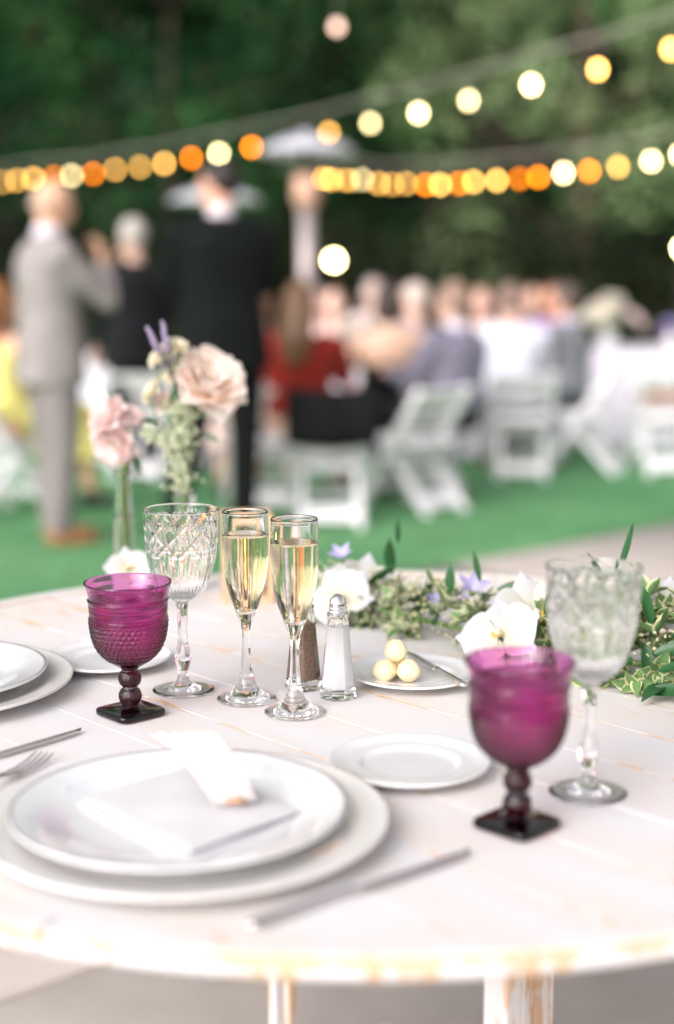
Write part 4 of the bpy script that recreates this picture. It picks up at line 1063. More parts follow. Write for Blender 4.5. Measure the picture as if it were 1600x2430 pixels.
# pleated end rising from the knot
kn_ = atd(548, 1868, 1.205); kn_ = Vector((kn_.x, kn_.y, NZ + 0.012)); kn_ = at(548, 1866, NZ + 0.012)
topm = atd(412, 1700, kn_.y + 0.045)
tl = atd(345, 1705, kn_.y + 0.055); trr = atd(482, 1700, kn_.y + 0.035)
vs = []; fs = []; n_, m_ = 30, 16
for j in range(m_ + 1):
    v = j / m_
    for i in range(n_ + 1):
        u = i / n_
        e = tl.lerp(trr, u); s0 = kn_ + Vector(((u - .5) * 0.034, (u - .5) * 0.01, 0))
        p = s0.lerp(e, v ** 0.9) + Vector((0, 0, 0.010 * sin(pi * v)))
        amp = 0.0012 + 0.0022 * v
        p += Vector((0.2, -1, 0.3)) * amp * sin(u * 2 * pi * 5) 
        vs.append(tuple(p - org))
for j in range(m_):
    for i in range(n_): a = j * (n_ + 1) + i; fs.append((a, a + 1, a + n_ + 2, a + n_ + 1))
mbp = MB(); mbp.add(vs, fs); o = obj('pleated_end', mbp, M['napkin2'], t); so_ = o.modifiers.new('s', 'SOLIDIFY'); so_.thickness = 0.0012
obj('knot', MB().tube([kn_ - org + Vector((-0.010, 0, 0)), kn_ - org + Vector((0, -0.002, 0.003)), kn_ - org + Vector((0.010, 0, 0))], [0.002, 0.0032, 0.002], 12), M['twine'], t)

# ------------------------------------------------------------------ glassware
def hexbump(a, y, wd, h):
    """a: turns x count, y: height / row height; hemisphere height 0..1 of the nearest bead"""
    best = 0.0
    for rr in (math.floor(y), math.floor(y) + 1):
        da = a - 0.5 * (rr % 2); da -= round(da); d2 = (da * wd) ** 2 + ((y - rr) * h) ** 2
        q = 1 - d2 / (0.47 * wd) ** 2
        if q > best: best = q
    return math.sqrt(best)
def purple_goblet_parts():
    cp = [(0.0122, 0.0535), (0.0185, 0.0575), (0.0265, 0.0640), (0.0330, 0.0725), (0.0375, 0.083), (0.0398, 0.094), (0.0408, 0.1035), (0.0412, 0.1050)]
    outer = spline(cp, 150) + spline([(0.0426, 0.1060), (0.0424, 0.1075), (0.0412, 0.1090), (0.0416, 0.117), (0.0420, 0.1245), (0.0432, 0.1262), (0.0430, 0.1278), (0.0418, 0.1292), (0.0428, 0.1340), (0.0445, 0.1400), (0.0462, 0.1440), (0.0467, 0.1452), (0.0464, 0.1462)], 72)
    outer = [(r, z, 1) for r, z in outer]
    inner = spline([(0.0446, 0.1458), (0.0425, 0.141), (0.0405, 0.134), (0.0394, 0.126), (0.0388, 0.114), (0.0383, 0.103), (0.0368, 0.092), (0.0342, 0.0815), (0.0298, 0.0725), (0.0235, 0.0660), (0.0140, 0.0615), (0.0, 0.0600)], 70)
    inner[-1] = (0, 0.0600)
    def fn(r, z, th, tag):
        if tag != 1: return r
        d = 0
        if 0.056 < z < 0.1035:
            d = 0.0021 * hexbump(th / (2 * pi) * 40, (z - 0.056) / 0.0052, 0.0060, 0.0052) * sm(0.056, 0.062, z) * (0.55 + 0.45 * sm(0.06, .075, z))
        elif 0.1085 < z < 0.1245:
            a = th / (2 * pi) * 64; zz = z / 0.0021
            d = 0.0004 * (sin((a + zz * .5) * 2 * pi * .5 * 2) * sin((a - zz * .5) * 2 * pi * .5 * 2))
        return r + d
    bowl = MB().lathe([(0, 0.0535, 0)] + outer + [(r, z, 0) for r, z in inner], 340, fn).mesh('bowl', True, [M['purple']])
    st = []
    def ball(zc, r, n_=14):
        return [(max(0.0078, r * sin(pi * i / n_)), zc - r * cos(pi * i / n_), 1) for i in range(1, n_)]
    prof = [(0, 0.0080, 0), (0.0105, 0.0080, 0), (0.0098, 0.0098, 0)] + ball(0.0208, 0.0118, 26) + ball(0.0405, 0.0118, 26) + [(0.0098, 0.0512, 0), (0.0120, 0.0541, 0), (0, 0.0543, 0)]
    def fn2(r, z, th, tag):
        if not tag: return r
        return r + 0.0009 * hexbump(th / (2 * pi) * 20, z / 0.0031, 0.0037, 0.0031) * (1 if r > .0085 else .3)
    stem = MB().lathe(prof, 144, fn2).mesh('stem', True, [M['purple']])
    # square foot: domed top, rounded edge
    vs = []; fs = []; n_ = 88
    def sq(th, hs, p=7): return hs / (abs(cos(th)) ** p + abs(sin(th)) ** p) ** (1 / p)
    levels = [(0.0, 0.0, 0), (0.94, 0.0, 0), (1.0, 0.0012, 0), (1.0, 0.0056, 0), (0.965, 0.0070, 0), (0.90, 0.0074, 0), (0.70, 0.0080, 0), (0.5, 0.0088, 0), (0.42, 0.0094, 0)]
    mb_ = MB(); rows = []
    V = []
    for (s_, z, _) in levels:
        if s_ == 0: rows.append([len(V)]); V.append((0, 0, z)); continue
        row = []
        for k in range(n_):
            th = 2 * pi * k / n_; r = sq(th, 0.0292, 7) * s_
            if s_ < .75: r = lin(0.0125, r, (s_ - .42) / .33 * 0.8 + .0) if s_ > .42 else 0.0125
            row.append(len(V)); V.append((r * cos(th), r * sin(th), z))
        rows.append(row)
    rows.append([len(V)]); V.append((0, 0, 0.0096))
    F = []
    for A_, B_ in zip(rows[:-1], rows[1:]):
        for k in range(n_):
            k2 = (k + 1) % n_
            if len(A_) == 1: F.append((A_[0], B_[k2], B_[k]))
            elif len(B_) == 1: F.append((A_[k], A_[k2], B_[0]))
            else: F.append((A_[k], A_[k2], B_[k2], B_[k]))
    mb_.add(V, F); base = mb_.mesh('base', True, [M['purple']])
    # water just under the lip, overlapping the wall slightly
    wi = [(r + 0.0003, z) for r, z in inner if z < 0.1285]; wtop = wi[0][1]
    wprof = [(0, 0.0598)] + [(r, z) for r, z in reversed(wi[:-1])] + [(wi[0][0] - .001, wtop + .0002), (0, wtop + .0002)]
    water = MB().lathe(wprof, 96).mesh('water', True, [M['water']])
    return bowl, stem, base, water
pg = purple_goblet_parts()
def fixmesh(me):
    bm = bmesh.new(); bm.from_mesh(me); bmesh.ops.recalc_face_normals(bm, faces=bm.faces); bm.to_mesh(me); bm.free()
for me in pg: fixmesh(me)
def purple_goblet(p, rz, label):
    t = thing('purple_goblet', label, 'goblet', (p.x, p.y, TZ + 0.0004), rz, 'purple pressed-glass water goblets')
    put('bowl', pg[0], t); put('stem', pg[1], t); put('base', pg[2], t); put('water', pg[3], t)
purple_goblet(at(304, 1661), R(43), 'sharply focused purple hobnail goblet with a square base, left of the champagne')
purple_goblet(at(1201, 1922), R(45), 'nearer, softly blurred purple goblet at the right in front of the clear goblet')

def crystal_parts():
    n_ = 288
    cp = [(0.0072, 0.1010), (0.0085, 0.1035), (0.0150, 0.1075), (0.0225, 0.1135), (0.0290, 0.1220), (0.0345, 0.1345), (0.0380, 0.1480), (0.0403, 0.1640), (0.0416, 0.1820), (0.0426, 0.2040), (0.0430, 0.2090)]
    outer = [(r, z, 1) for r, z in spline(cp, 170)]
    rim = [(0.0428, 0.2098, 0), (0.0420, 0.2102, 0), (0.0412, 0.2098, 0)]
    inner = spline([(0.0408, 0.2085), (0.0398, 0.19), (0.0386, 0.172), (0.0368, 0.155), (0.0338, 0.139), (0.0285, 0.125), (0.0200, 0.1155), (0.0100, 0.1110), (0.0, 0.1100)], 60)
    inner[-1] = (0, 0.11)
    def tri(x): x = x - math.floor(x); return 1 - abs(2 * x - 1)
    def fn(r, z, th, tag):
        if tag != 1: return r
        d = 0; a = th / (2 * pi)
        if 0.108 < z < 0.166:      # long tapering flutes
            for N_, ph, z0, z1, amp in ((20, 0, 0.110, 0.166, 0.0017), (20, .5, 0.110, 0.150, 0.0013)):
                if z0 < z < z1:
                    f = abs(((a * N_ + ph) % 1) - .5) * 2; wv = 0.75 * sin(pi * (z - z0) / (z1 - z0)) ** 0.7
                    d -= amp * max(0, 1 - f / max(.05, wv)) ** 0.8
        if 0.158 < z < 0.200:      # star and lattice cuts
            zz = (z - 0.158) / 0.042
            for sg, N_, sp_ in ((1, 9, 1.45), (-1, 9, 1.45), (1, 18, .6), (-1, 9, .5)):
                f = tri(a * N_ + sg * zz * sp_ + (.25 if sp_ < 1 else 0)); d -= 0.0011 * max(0, (f - .72) / .28) ** 0.8 * sm(0, .08, zz) * sm(1, .90, zz)
        if 0.1662 < z < 0.1682: d -= 0.0006 * (abs(((a * 10) % 1) - .5) * 2 < .7)
        return r + d
    bowl = MB().lathe(outer + rim + [(r, z, 0) for r, z in inner], n_, fn).mesh('bowl', True, [M['crystal']])
    sp_ = spline([(0.0300, 0.0020), (0.020, 0.0032), (0.0105, 0.0085), (0.0065, 0.0150), (0.0058, 0.0215), (0.0085, 0.0320), (0.0094, 0.0380), (0.0078, 0.0470), (0.0056, 0.0570), (0.0054, 0.0700), (0.0058, 0.0850), (0.0066, 0.0950), (0.0072, 0.1010)], 96)
    stemp = [(r, z, 1 if z > .018 else 0) for r, z in sp_ if r < 0.0105]
    def fn2(r, z, th, tag):    # eight-sided, faceted knop
        if not tag: return r
        k = sm(0.016, 0.024, z) * sm(0.101, 0.094, z); nf = 8; u = (th % (2 * pi / nf)) - pi / nf
        return r * (1 - k + k * cos(pi / nf) / cos(u))
    stem = MB().lathe(stemp, 64, fn2).mesh('stem', False, [M['crystal']])
    r0, z0 = stemp[0][0], stemp[0][1]
    foot = MB().lathe([(0, 0.0008), (0.030, 0.0004), (0.0346, 0.0), (0.0354, 0.0005), (0.0354, 0.0011), (0.0346, 0.0016)] + [(r, z) for r, z in sp_ if r > r0 + 1e-6] + [(r0, z0)], 64).mesh('foot', True, [M['crystal']])
    return bowl, stem, foot
cg = crystal_parts()
def crystal_goblet(p, rz, label):
    t = thing('crystal_goblet', label, 'goblet', (p.x, p.y, TZ + 0.0004), rz, 'clear cut-crystal wine goblets')
    put('bowl', cg[0], t); put('stem', cg[1], t); put('foot', cg[2], t)
crystal_goblet(at(427, 1604), 0.2, 'empty clear cut-crystal goblet standing behind the left purple goblet')
crystal_goblet(at(1366, 1842), 0.9, 'empty clear cut-crystal goblet behind the near purple goblet at the right')

def flute_parts():
    outer = spline([(0.0062, 0.0860), (0.0085, 0.0925), (0.0128, 0.1030), (0.0180, 0.1170), (0.0222, 0.1340), (0.0248, 0.1550), (0.0257, 0.1760), (0.0256, 0.1920), (0.0249, 0.2090)], 70)
    rim = [(0.0252, 0.2103), (0.0252, 0.2120), (0.0246, 0.2128), (0.0238, 0.2122), (0.0236, 0.2105)]
    inner = spline([(0.0235, 0.2080), (0.0242, 0.1920), (0.0243, 0.1760), (0.0233, 0.1550), (0.0207, 0.1345), (0.0165, 0.1180), (0.0115, 0.1060), (0.0055, 0.1000), (0, 0.0988)], 60); inner[-1] = (0, 0.0988)
    bowl = MB().lathe(outer + rim + inner, 96).mesh('bowl', True, [M['clear']])
    sp_ = spline([(0.0310, 0.0025), (0.0240, 0.0044), (0.0165, 0.0100), (0.0125, 0.0145), (0.0098, 0.0200), (0.0075, 0.0290), (0.0058, 0.0420), (0.0049, 0.0560), (0.0048, 0.0700), (0.0054, 0.0790), (0.0062, 0.0860)], 80)
    def fn2(r, z, th, tag):
        k = sm(0.016, 0.03, z) * sm(0.086, 0.080, z) * 0.9; nf = 6; u = (th % (2 * pi / nf)) - pi / nf
        return r * (1 - k + k * cos(pi / nf) / cos(u))
    stem = MB().lathe([p for p in sp_ if p[0] < 0.0126 or p[1] > .03], 48, fn2).mesh('stem', True, [M['clear']])
    r0 = [p for p in sp_ if p[0] < 0.0126][0]
    foot = MB().lathe([(0, 0.0010), (0.028, 0.0006), (0.0326, 0.0), (0.0334, 0.0006), (0.0334, 0.0015), (0.0326, 0.0021)] + [p for p in sp_ if p[0] > r0[0] + 1e-6] + [r0], 72).mesh('foot', True, [M['clear']])
    wi = [(r + 0.0003, z) for r, z in inner if z < 0.1890]; wtop = wi[0][1]
    champ = MB().lathe([(0, 0.0985)] + [(r, z) for r, z in reversed(wi[:-1])] + [(wi[0][0] - .0006, wtop + .0001), (wi[0][0] * .9, wtop - .0004), (0, wtop - .0006)], 96).mesh('champagne', True, [M['champ']])
    g = random.Random(21); bb = MB()
    for s_ in range(13):
        a = g.uniform(0, 2 * pi); rr = g.uniform(.002, .0195)
        for k in range(g.randint(6, 16)):
            z = g.uniform(0.108, 0.1865); lim = np.interp(z, [0.1, .118, .1345, .155, .19], [.006, .0150, .0190, .0215, .0225])
            q = min(rr, lim - .001); rad = g.uniform(0.00022, 0.00048)
            bb.sphere((cos(a) * q + g.uniform(-.0006, .0006), sin(a) * q, z), rad, 6, 4)
    bub = bb.mesh('bubbles', True, [M['bubble']])
    return bowl, stem, foot, champ, bub
fl = flute_parts()
for me in fl[:4] + cg: 
    pass
def champagne_flute(p, rz, label):
    t = thing('champagne_flute', label, 'champagne flute', (p.x, p.y, TZ + 0.0004), rz, 'champagne flutes filled almost to the rim')
    put('bowl', fl[0], t); put('stem', fl[1], t); put('foot', fl[2], t); c = put('champagne', fl[3], t); b = put('bubbles', fl[4], c); b['kind'] = 'stuff'
champagne_flute(at(574, 1625), 0, 'champagne flute beside the clear goblet, the left and farther of the pair')
champagne_flute(at(686, 1656), 1.9, 'champagne flute next to the pepper shaker, the right and nearer of the pair')

# shakers -----------------------------------------------------------
def octa(r, z, th, tag):
    nf = 8; u = ((th + pi / 8) % (2 * pi / nf)) - pi / nf; k = tag
    return r * (1 - k + k * cos(pi / nf) / cos(u))
def shaker(p, rz, fill, name, label, lvl):
    t = thing(name, label, 'shaker', (p.x, p.y, TZ + 0.0004), rz, 'faceted glass salt and pepper shakers')
    g_ = MB().lathe([(0, 0.002, 0), (0.016, 0.001, 1), (0.0208, 0.0, 1), (0.0216, 0.002, 1), (0.0212, 0.011, 1), (0.0196, 0.013, 1), (0.0175, 0.035, 1), (0.0150, 0.060, 1), (0.0128, 0.086, 1), (0.0118, 0.0925, .8), (0.0124, 0.0940, 0), (0.0124, 0.0962, 0), (0.0108, 0.0970, 0),
                     (0.0088, 0.0970, 0), (0.0092, 0.090, .3), (0.0108, 0.084, .9), (0.0131, 0.060, .9), (0.0155, 0.035, .9), (0.0172, 0.015, .9), (0.0165, 0.0115, .9), (0, 0.0105, 0)], 96, octa)
    obj('glass_body', g_, M['clear'], t, smooth=False)
    f_ = MB().lathe([(0, 0.0100, 0), (0.0170, 0.0112, .9), (0.0178, 0.015, .9), (0.0160, 0.035, .9), (0.0136, 0.060, .9), (lin(0.0136, .0113, (lvl - .06) / .024), lvl, .9), (0, lvl + 0.002, 0)], 96, octa)
    obj('salt' if fill == 'salt' else 'pepper', f_, M[fill], t, smooth=False)
    cp = [(0, 0.0935), (0.0094, 0.0935), (0.0094, 0.0950)]
    cap = MB().lathe([(0, 0.0972), (0.0100, 0.0972)] + [(0.0100 + 0.00045 * sin(i * pi / 3.0), 0.0972 + 0.00065 * i) for i in range(1, 13)] + [(r, z) for r, z in spline([(0.0098, 0.1055), (0.0094, 0.1085), (0.0078, 0.1130), (0.0050, 0.1165), (0.0022, 0.1180), (0, 0.1182)], 25)], 48)
    c = obj('cap', cap, M['chrome'], t)
    h_ = MB()
    for k in range(6): h_.sphere((0.004 * cos(k * pi / 3), 0.004 * sin(k * pi / 3), 0.1168), (0.0006, 0.0006, 0.0006), 6, 4)
    obj('holes', h_, M['dark_metal'], c)['kind'] = 'stuff'
shaker(at(785, 1620), 0.1, 'salt', 'salt_shaker', 'glass salt shaker full of white salt with a chrome cap, beside the butter plate', 0.082)
shaker(at(706, 1598), 0.45, 'pepper', 'pepper_shaker', 'glass shaker of brown ground pepper standing behind the right champagne flute', 0.076)

# candle lantern and blush candle behind the flutes -------------------------
FLAME = emat('candle flame', (1.0, 0.42, 0.08), 14.0)
lp = at(566, 1402); lp = Vector((lp.x + 0.004, lp.y + 0.03, TZ))
t = thing('candle_lantern', 'small pale wood lantern with a peach candle inside, behind the left champagne flute', 'lantern', lp, R(8))
LW, LH = 0.074, 0.130
obj('base', MB().box((0, 0, 0.005), (LW, LW, 0.010)), M['wood'], t, bevel=.0015)
obj('lid', MB().box((0, 0, LH - 0.006), (LW, LW, 0.012)), M['wood'], t, bevel=.0015)
for sx in (-1, 1):
    for sy in (-1, 1): obj('post', MB().box((sx * (LW / 2 - .005), sy * (LW / 2 - .005), LH / 2 - .001), (0.008, 0.008, LH - 0.0225)), M['wood'], t, bevel=.0008)
obj('candle', MB().lathe([(0, 0.0102), (0.017, 0.0102), (0.0173, 0.078), (0.0150, 0.0805), (0.006, 0.0785), (0, 0.0785)], 32), M['candle'], t)
obj('flame', MB().lathe(spline([(0, 0.083), (0.0034, 0.088), (0.0030, 0.094), (0, 0.104)], 12), 12), FLAME, t)
pc = at(690, 1392); t = thing('pillar_candle', 'short blush pillar candle in a glass cup behind the right champagne flute', 'candle', (pc.x, pc.y + .02, TZ))
obj('wax', MB().lathe([(0, 0.004), (0.0135, 0.004), (0.0140, 0.030), (0.0118, 0.0885), (0.0098, 0.109), (0.007, 0.111), (0, 0.110)], 32), M['pinkwax'], t)
obj('glass_cup', MB().lathe([(0, 0.0), (0.0215, 0.0), (0.0235, 0.004), (0.025, 0.05), (0.0240, 0.0505), (0.0222, 0.006), (0, 0.0032)], 40), M['clear'], t)

# ------------------------------------------------------------------ bud vases with flowers
def vase(p, h, r0, r1, label, name='bud_vase'):
    t = thing(name, label, 'vase', (p.x, p.y, TZ + 0.0004), 0, 'glass bud vases with garden flowers')
    pr = spline([(r0, 0.002), (r0 * 1.05, 0.03), (r0 * .95, h * .5), (r1, h * .85), (r1 * 1.12, h)], 30)
    inn = [(max(.002, r - 0.0022), z) for r, z in pr][::-1]; inn[-1] = (inn[-1][0], .008)
    obj('glass', MB().lathe([(0, 0)] + pr + inn + [(0, 0.008)], 48), M['clear'], t)
    wl = h * .62; wi = [(r + .0003, z) for r, z in inn if z < wl]
    obj('water', MB().lathe([(0, .0078)] + wi[::-1] + [(0, wi[0][1] + .0001)], 40), M['water'], t)
    return t
v1 = at(292, 1352); v2 = at(432, 1372)
V1 = vase(v1, 0.175, 0.0155, 0.0125, 'slim glass bud vase of two pink blooms, the left one')
V2 = vase(v2, 0.150, 0.0185, 0.0165, 'glass bud vase with the large blush rose, behind the clear goblet')
def loc_in(p, v): return Vector((p.x - v.x, p.y - v.y, p.z - TZ))
def flower_stem(t, vv, endp, r=0.0022, bow=0.01, mat=None):
    e = loc_in(endp, vv); s0 = Vector((random.uniform(-.005, .005), random.uniform(-.005, .005), 0.012))
    neck = Vector((random.uniform(-.006, .006), random.uniform(-.006, .006), 0.16)); mid = neck.lerp(e, .5) + Vector((random.uniform(-bow, bow), 0, .005))
    pts = [s0, s0.lerp(neck, .5), neck, mid, e] if e.z > .165 else [s0, s0.lerp(e, .5) + Vector((0, 0, .01)), e]
    obj('flower_stem', MB().tube(spline([tuple(q) for q in pts], 16), r, 7), mat or M['stem'], t)
LEAFG = varieg_mat('sage leaf', (0.16, 0.27, 0.18), (0.22, 0.34, 0.24), (0.30, 0.42, 0.32), .8, .95)
RUSC = varieg_mat('dark pointed leaf', (0.018, 0.085, 0.028), (0.045, 0.16, 0.05), (0.07, 0.21, 0.07), .85, .98)
SEED_M = pmat('pale green seed heads', (0.36, 0.43, 0.24), 0.6, col2=(0.60, 0.62, 0.46), scale=90)
# big blush rose
pr_ = atd(486, 878, v2.y - 0.01); flower_stem(V2, v2, pr_ + Vector((-0.012, 0, -0.02)), 0.003)
hd = rose(V2, loc_in(pr_, v2), (0.35, -0.75, 0.62), 0.051, P_ROSE, seed=5)
for (x, y, r, m_, ax, nm) in ((388, 815, 0.019, P_CREAM, (-.2, -.5, .8), 'small_bloom'), (412, 803, 0.018, P_CREAM, (.3, -.4, .8), 'small_bloom'), (362, 832, .015, P_CREAM, (-.6, -.4, .5), 'small_bloom'), (350, 908, 0.019, P_CREAM, (-.7, -.3, .5), 'small_bloom'), (382, 935, 0.017, P_PINK, (-.2, -.7, .2), 'small_bloom'), (400, 870, .014, P_CREAM, (-.2, -.7, .4), 'small_bloom')):
    p = atd(x, y, v2.y - 0.015); flower_stem(V2, v2, p + Vector((0, 0, -.006)), 0.0013)
    rose(V2, loc_in(p, v2), ax, r, m_, rings=[(3, .12, 75, .6), (4, .16, 55, .8), (5, .2, 32, 1.0), (5, .15, 10, 1.1)], seed=x, name=nm)
# lavender spikes
for (x0, y0, x1, y1) in ((400, 880, 343, 762), (403, 890, 378, 748)):
    a = loc_in(atd(x0, y0, v2.y - .03), v2); b = loc_in(atd(x1, y1, v2.y - .03), v2); sk_ = MB(); sk_.tube([a, a.lerp(b, .55) + Vector((.004, 0, 0)), b], [0.002, .002, .001], 6); 
    o = obj('lavender_stem', sk_, cmat((0.13, 0.12, 0.14), 'stem'), V2)
    fm = MB(); gg = random.Random(x1)
    for k in range(46):
        u = 0.52 + 0.48 * k / 46; c = a.lerp(b, u); an_ = gg.uniform(0, 6.28); rr = 0.0035 * (1.1 - (u - .52) / .6)
        fm.sphere(c + Vector((cos(an_) * rr, sin(an_) * rr, 0)), (0.0022, 0.0022, 0.0036), 6, 4)
    f = obj('lavender_florets', fm, cmat((0.33, 0.27, 0.40), 'flo'), o); f['kind'] = 'stuff'
# hanging seed-head foliage
gg = random.Random(31)
def seedheads(path, n_, rad, t, vv, nm='seed_heads', mat=SEED_M):
    mb_ = MB(); P = [Vector(q) for q in spline([tuple(loc_in(p, vv)) for p in path], 20)]
    for k in range(n_):
        c = P[gg.randrange(len(P))] + Vector((gg.gauss(0, rad * .5), gg.gauss(0, rad * .5), gg.gauss(0, rad * .4)))
        mb_.sphere(c, gg.uniform(0.0016, 0.0036), 6, 4)
        if k % 3 == 0: mb_.tube([c, c + Vector((gg.uniform(-.01, .01), gg.uniform(-.01, .01), gg.uniform(.002, .014)))], .0005, 3, cap=False)
    o = obj(nm, mb_, mat, t); o['kind'] = 'stuff'; return o
yv = v2.y - 0.02
seedheads([atd(408, 940, yv), atd(432, 985, yv), atd(420, 1050, yv), atd(425, 1125, yv)], 520, 0.019, V2, v2)
seedheads([atd(340, 1005, yv), atd(375, 1025, yv), atd(410, 1030, yv)], 170, 0.012, V2, v2)
lm = petal_mesh('sage_leaf', 0.030, 0.022, LEAFG, cup=.15, curl=.2, shape=.6)
for (x, y, d, s_) in ((470, 1012, (1, -.2, -.35), 1.0), (455, 975, (.9, -.3, .4), .7), (380, 940, (-.8, -.4, -.1), .6), (402, 960, (-.5, -.6, -.6), .7), (446, 945, (.7, -.5, .1), .8), (365, 985, (-.8, -.2, .3), .8)):
    put('leaf', lm, V2, loc_in(atd(x, y, yv), v2), aim(d, gg.uniform(-.5, .5)), s_)
for (x, y, d, s_) in ((395, 820, (-.9, -.2, .0), .6), (420, 930, (.3, -.3, -.8), .8), (404, 905, (-.2, -.3, -.9), .8), (335, 925, (.6, 0, .1), .6), (440, 950, (.8, -.2, -.1), .9)):
    put('leaf', petal_mesh('leaf', 0.034, 0.011, RUSC, cup=.2, curl=.2, shape=.8, seed=x), V2, loc_in(atd(x, y, yv), v2), aim(d, gg.uniform(-1, 1)), s_)
for (x, y) in ((430, 1080), (424, 1100), (440, 1090)): flower_stem(V2, v2, atd(x, y, v2.y), .002)
# left vase blooms
for (x, y, r, ax, sd_) in ((243, 962, 0.030, (-.55, -.5, .55), 11), (262, 1030, 0.034, (-.35, -.85, -.25), 12), (305, 965, 0.020, (.3, -.5, .7), 14)):
    p = atd(x, y, v1.y - .01); flower_stem(V1, v1, p, .002); rose(V1, loc_in(p, v1), ax, r, P_PINK, seed=sd_, name='pink_bloom')
for (x, y, d, s_) in ((300, 1010, (.2, -.3, .8), 1.0), (325, 1000, (.3, -.3, .9), .8), (312, 1060, (.3, -.2, -.8), .9), (255, 940, (-.1, -.2, 1), .8)):
    put('leaf', petal_mesh('leaf', 0.036, 0.012, RUSC, cup=.2, curl=.2, shape=.8, seed=x), V1, loc_in(atd(x, y, v1.y - .01), v1), aim(d, gg.uniform(-1, 1)), s_)
for k in range(3): flower_stem(V1, v1, atd(296 + 10 * k, 1045, v1.y), .0026)

# ------------------------------------------------------------------ orchids, lilac bells
sep_me = petal_mesh('sepal', 0.044, 0.034, P_WHITE, cup=-0.10, curl=0.18, shape=0.72, nu=8, nv=10)
pet_me = petal_mesh('petal', 0.046, 0.058, P_WHITE, cup=-0.08, curl=0.22, ruffle=0.0015, shape=0.85, nu=10, nv=10)
lip_me = petal_mesh('lip', 0.016, 0.012, P_YEL, cup=0.8, curl=0.8, nu=6, nv=6)
def orchid(loc, face, spin, label, s=1.0, name='white_orchid', parent=None):
    t = thing(name, label, 'orchid', loc, 0, 'white orchid blooms in the garland') if parent is None else parent
    q = Vector(face).to_track_quat('Z', 'Y').to_matrix() @ Matrix.Rotation(spin, 3, 'Z')
    t.rotation_euler = q.to_euler(); t.scale = (s, s, s)
    for k, (me, a, e, dz) in enumerate(((sep_me, 90, 8, -.002), (sep_me, 215, 6, -.002), (sep_me, 325, 6, -.002), (pet_me, 12, 10, 0.001), (pet_me, 168, 10, 0.001))):
        a = R(a); M3 = Matrix.Rotation(a - pi / 2, 3, 'Z') @ Matrix.Rotation(R(e), 3, 'X')
        put('sepal' if k < 3 else 'petal', me, t, Vector((cos(a) * .003, sin(a) * .003, dz)), M3.to_euler())
    for a, e in ((270, 55), (215, 60), (325, 60)):
        a = R(a); M3 = Matrix.Rotation(a - pi / 2, 3, 'Z') @ Matrix.Rotation(R(e), 3, 'X'); put('lip', lip_me, t, (0, 0, 0.003), M3.to_euler(), 1.0 if e == 55 else .8)
    obj('column', MB().sphere((0, 0.002, 0.007), (0.004, 0.004, 0.007), 12, 8), M['candle'] if False else pmat('orchid column', (0.84, 0.80, 0.66), .5), t)
    return t
def P3(x, y, Y): return atd(x, y, Y)
orchid(P3(1242, 1436, 1.68), (0.15, -0.80, 0.55), R(8), 'largest white orchid, resting on the garland behind the near purple goblet', 1.30)
orchid(P3(1165, 1480, 1.65), (-0.50, -0.65, 0.55), R(25), 'white orchid low on the garland with petals above the butter plate', 1.15)
orchid(P3(838, 1368, 1.93), (-0.1, -0.85, 0.45), R(-12), 'white orchid with a yellow throat at the far end of the garland', 1.12)
orchid(P3(795, 1392, 1.88), (-0.3, -0.8, 0.4), R(40), 'white orchid partly behind the right champagne flute', 1.0)
orchid(P3(1568, 1412, 1.66), (0.1, -0.6, 0.8), R(70), 'white orchid at the right edge behind the variegated leaves', 0.9)
orchid(P3(300, 1322, 1.96), (0.1, -0.8, 0.6), R(10), 'white orchid lying at the foot of the left bud vase', 0.75)
bell_me = petal_mesh('petal', 0.026, 0.013, P_LILAC, cup=.3, curl=.25, shape=.8)
def bell(loc, face, label, s=1.0):
    t = thing('lilac_blossom', label, 'flower', loc, 0, 'lilac blossoms tucked into the garland'); t.rotation_euler = Vector(face).to_track_quat('Z', 'Y').to_euler(); t.scale = (s, s, s)
    for k in range(5):
        a = 2 * pi * k / 5; M3 = Matrix.Rotation(a - pi / 2, 3, 'Z') @ Matrix.Rotation(R(42), 3, 'X'); put('petal', bell_me, t, (0, 0, 0), M3.to_euler())
    obj('calyx', MB().sphere((0, 0, -0.002), (.004, .004, .005), 10, 6), M['stem'], t)
bell(P3(1098, 1376, 1.80), (0.05, -.5, .8), 'violet star-shaped blossom standing above the middle of the garland', 1.15)
bell(P3(1010, 1402, 1.84), (0.1, -.5, .8), 'small violet blossom half hidden in the seed heads', .7)
bell(P3(795, 1300, 1.92), (-.2, -.4, .9), 'pale violet blossom above the far white orchids', 1.0)
bell(P3(1262, 1392, 1.72), (-.1, -.6, .7), 'pale violet blossom against the blurred clear goblet', .95)
bell(P3(1072, 1402, 1.80), (-.1, -.5, .8), 'pale blossom beside the violet star-shaped one', .8)

# ------------------------------------------------------------------ the garland
GP = [Vector((-0.02, 1.975, TZ)), Vector((0.075, 1.90, TZ)), Vector((0.16, 1.80, TZ)), Vector((0.245, 1.72, TZ)), Vector((0.33, 1.640, TZ)), Vector((0.43, 1.600, TZ)), Vector((0.55, 1.57, TZ))]
gp = [Vector(q) for q in spline([tuple(p) for p in GP], 60)]
gar = thing('leaf_garland', 'long garland of variegated leaves, pale seed heads and dark pointed leaves crossing the table', 'garland', (0.2, 1.76, TZ))
go = Vector((0.2, 1.76, TZ))
obj('stems', MB().tube([tuple(p - go + Vector((0, 0, .018))) for p in gp], .004, 6), M['stem'], gar)
VAR = varieg_mat('variegated leaf', (0.10, 0.22, 0.075), (0.20, 0.32, 0.12), (0.66, 0.66, 0.38), .66, .82)
VAR2 = varieg_mat('pale grey-green leaf', (0.22, 0.31, 0.17), (0.34, 0.42, 0.25), (0.66, 0.64, 0.44), .55, .8)
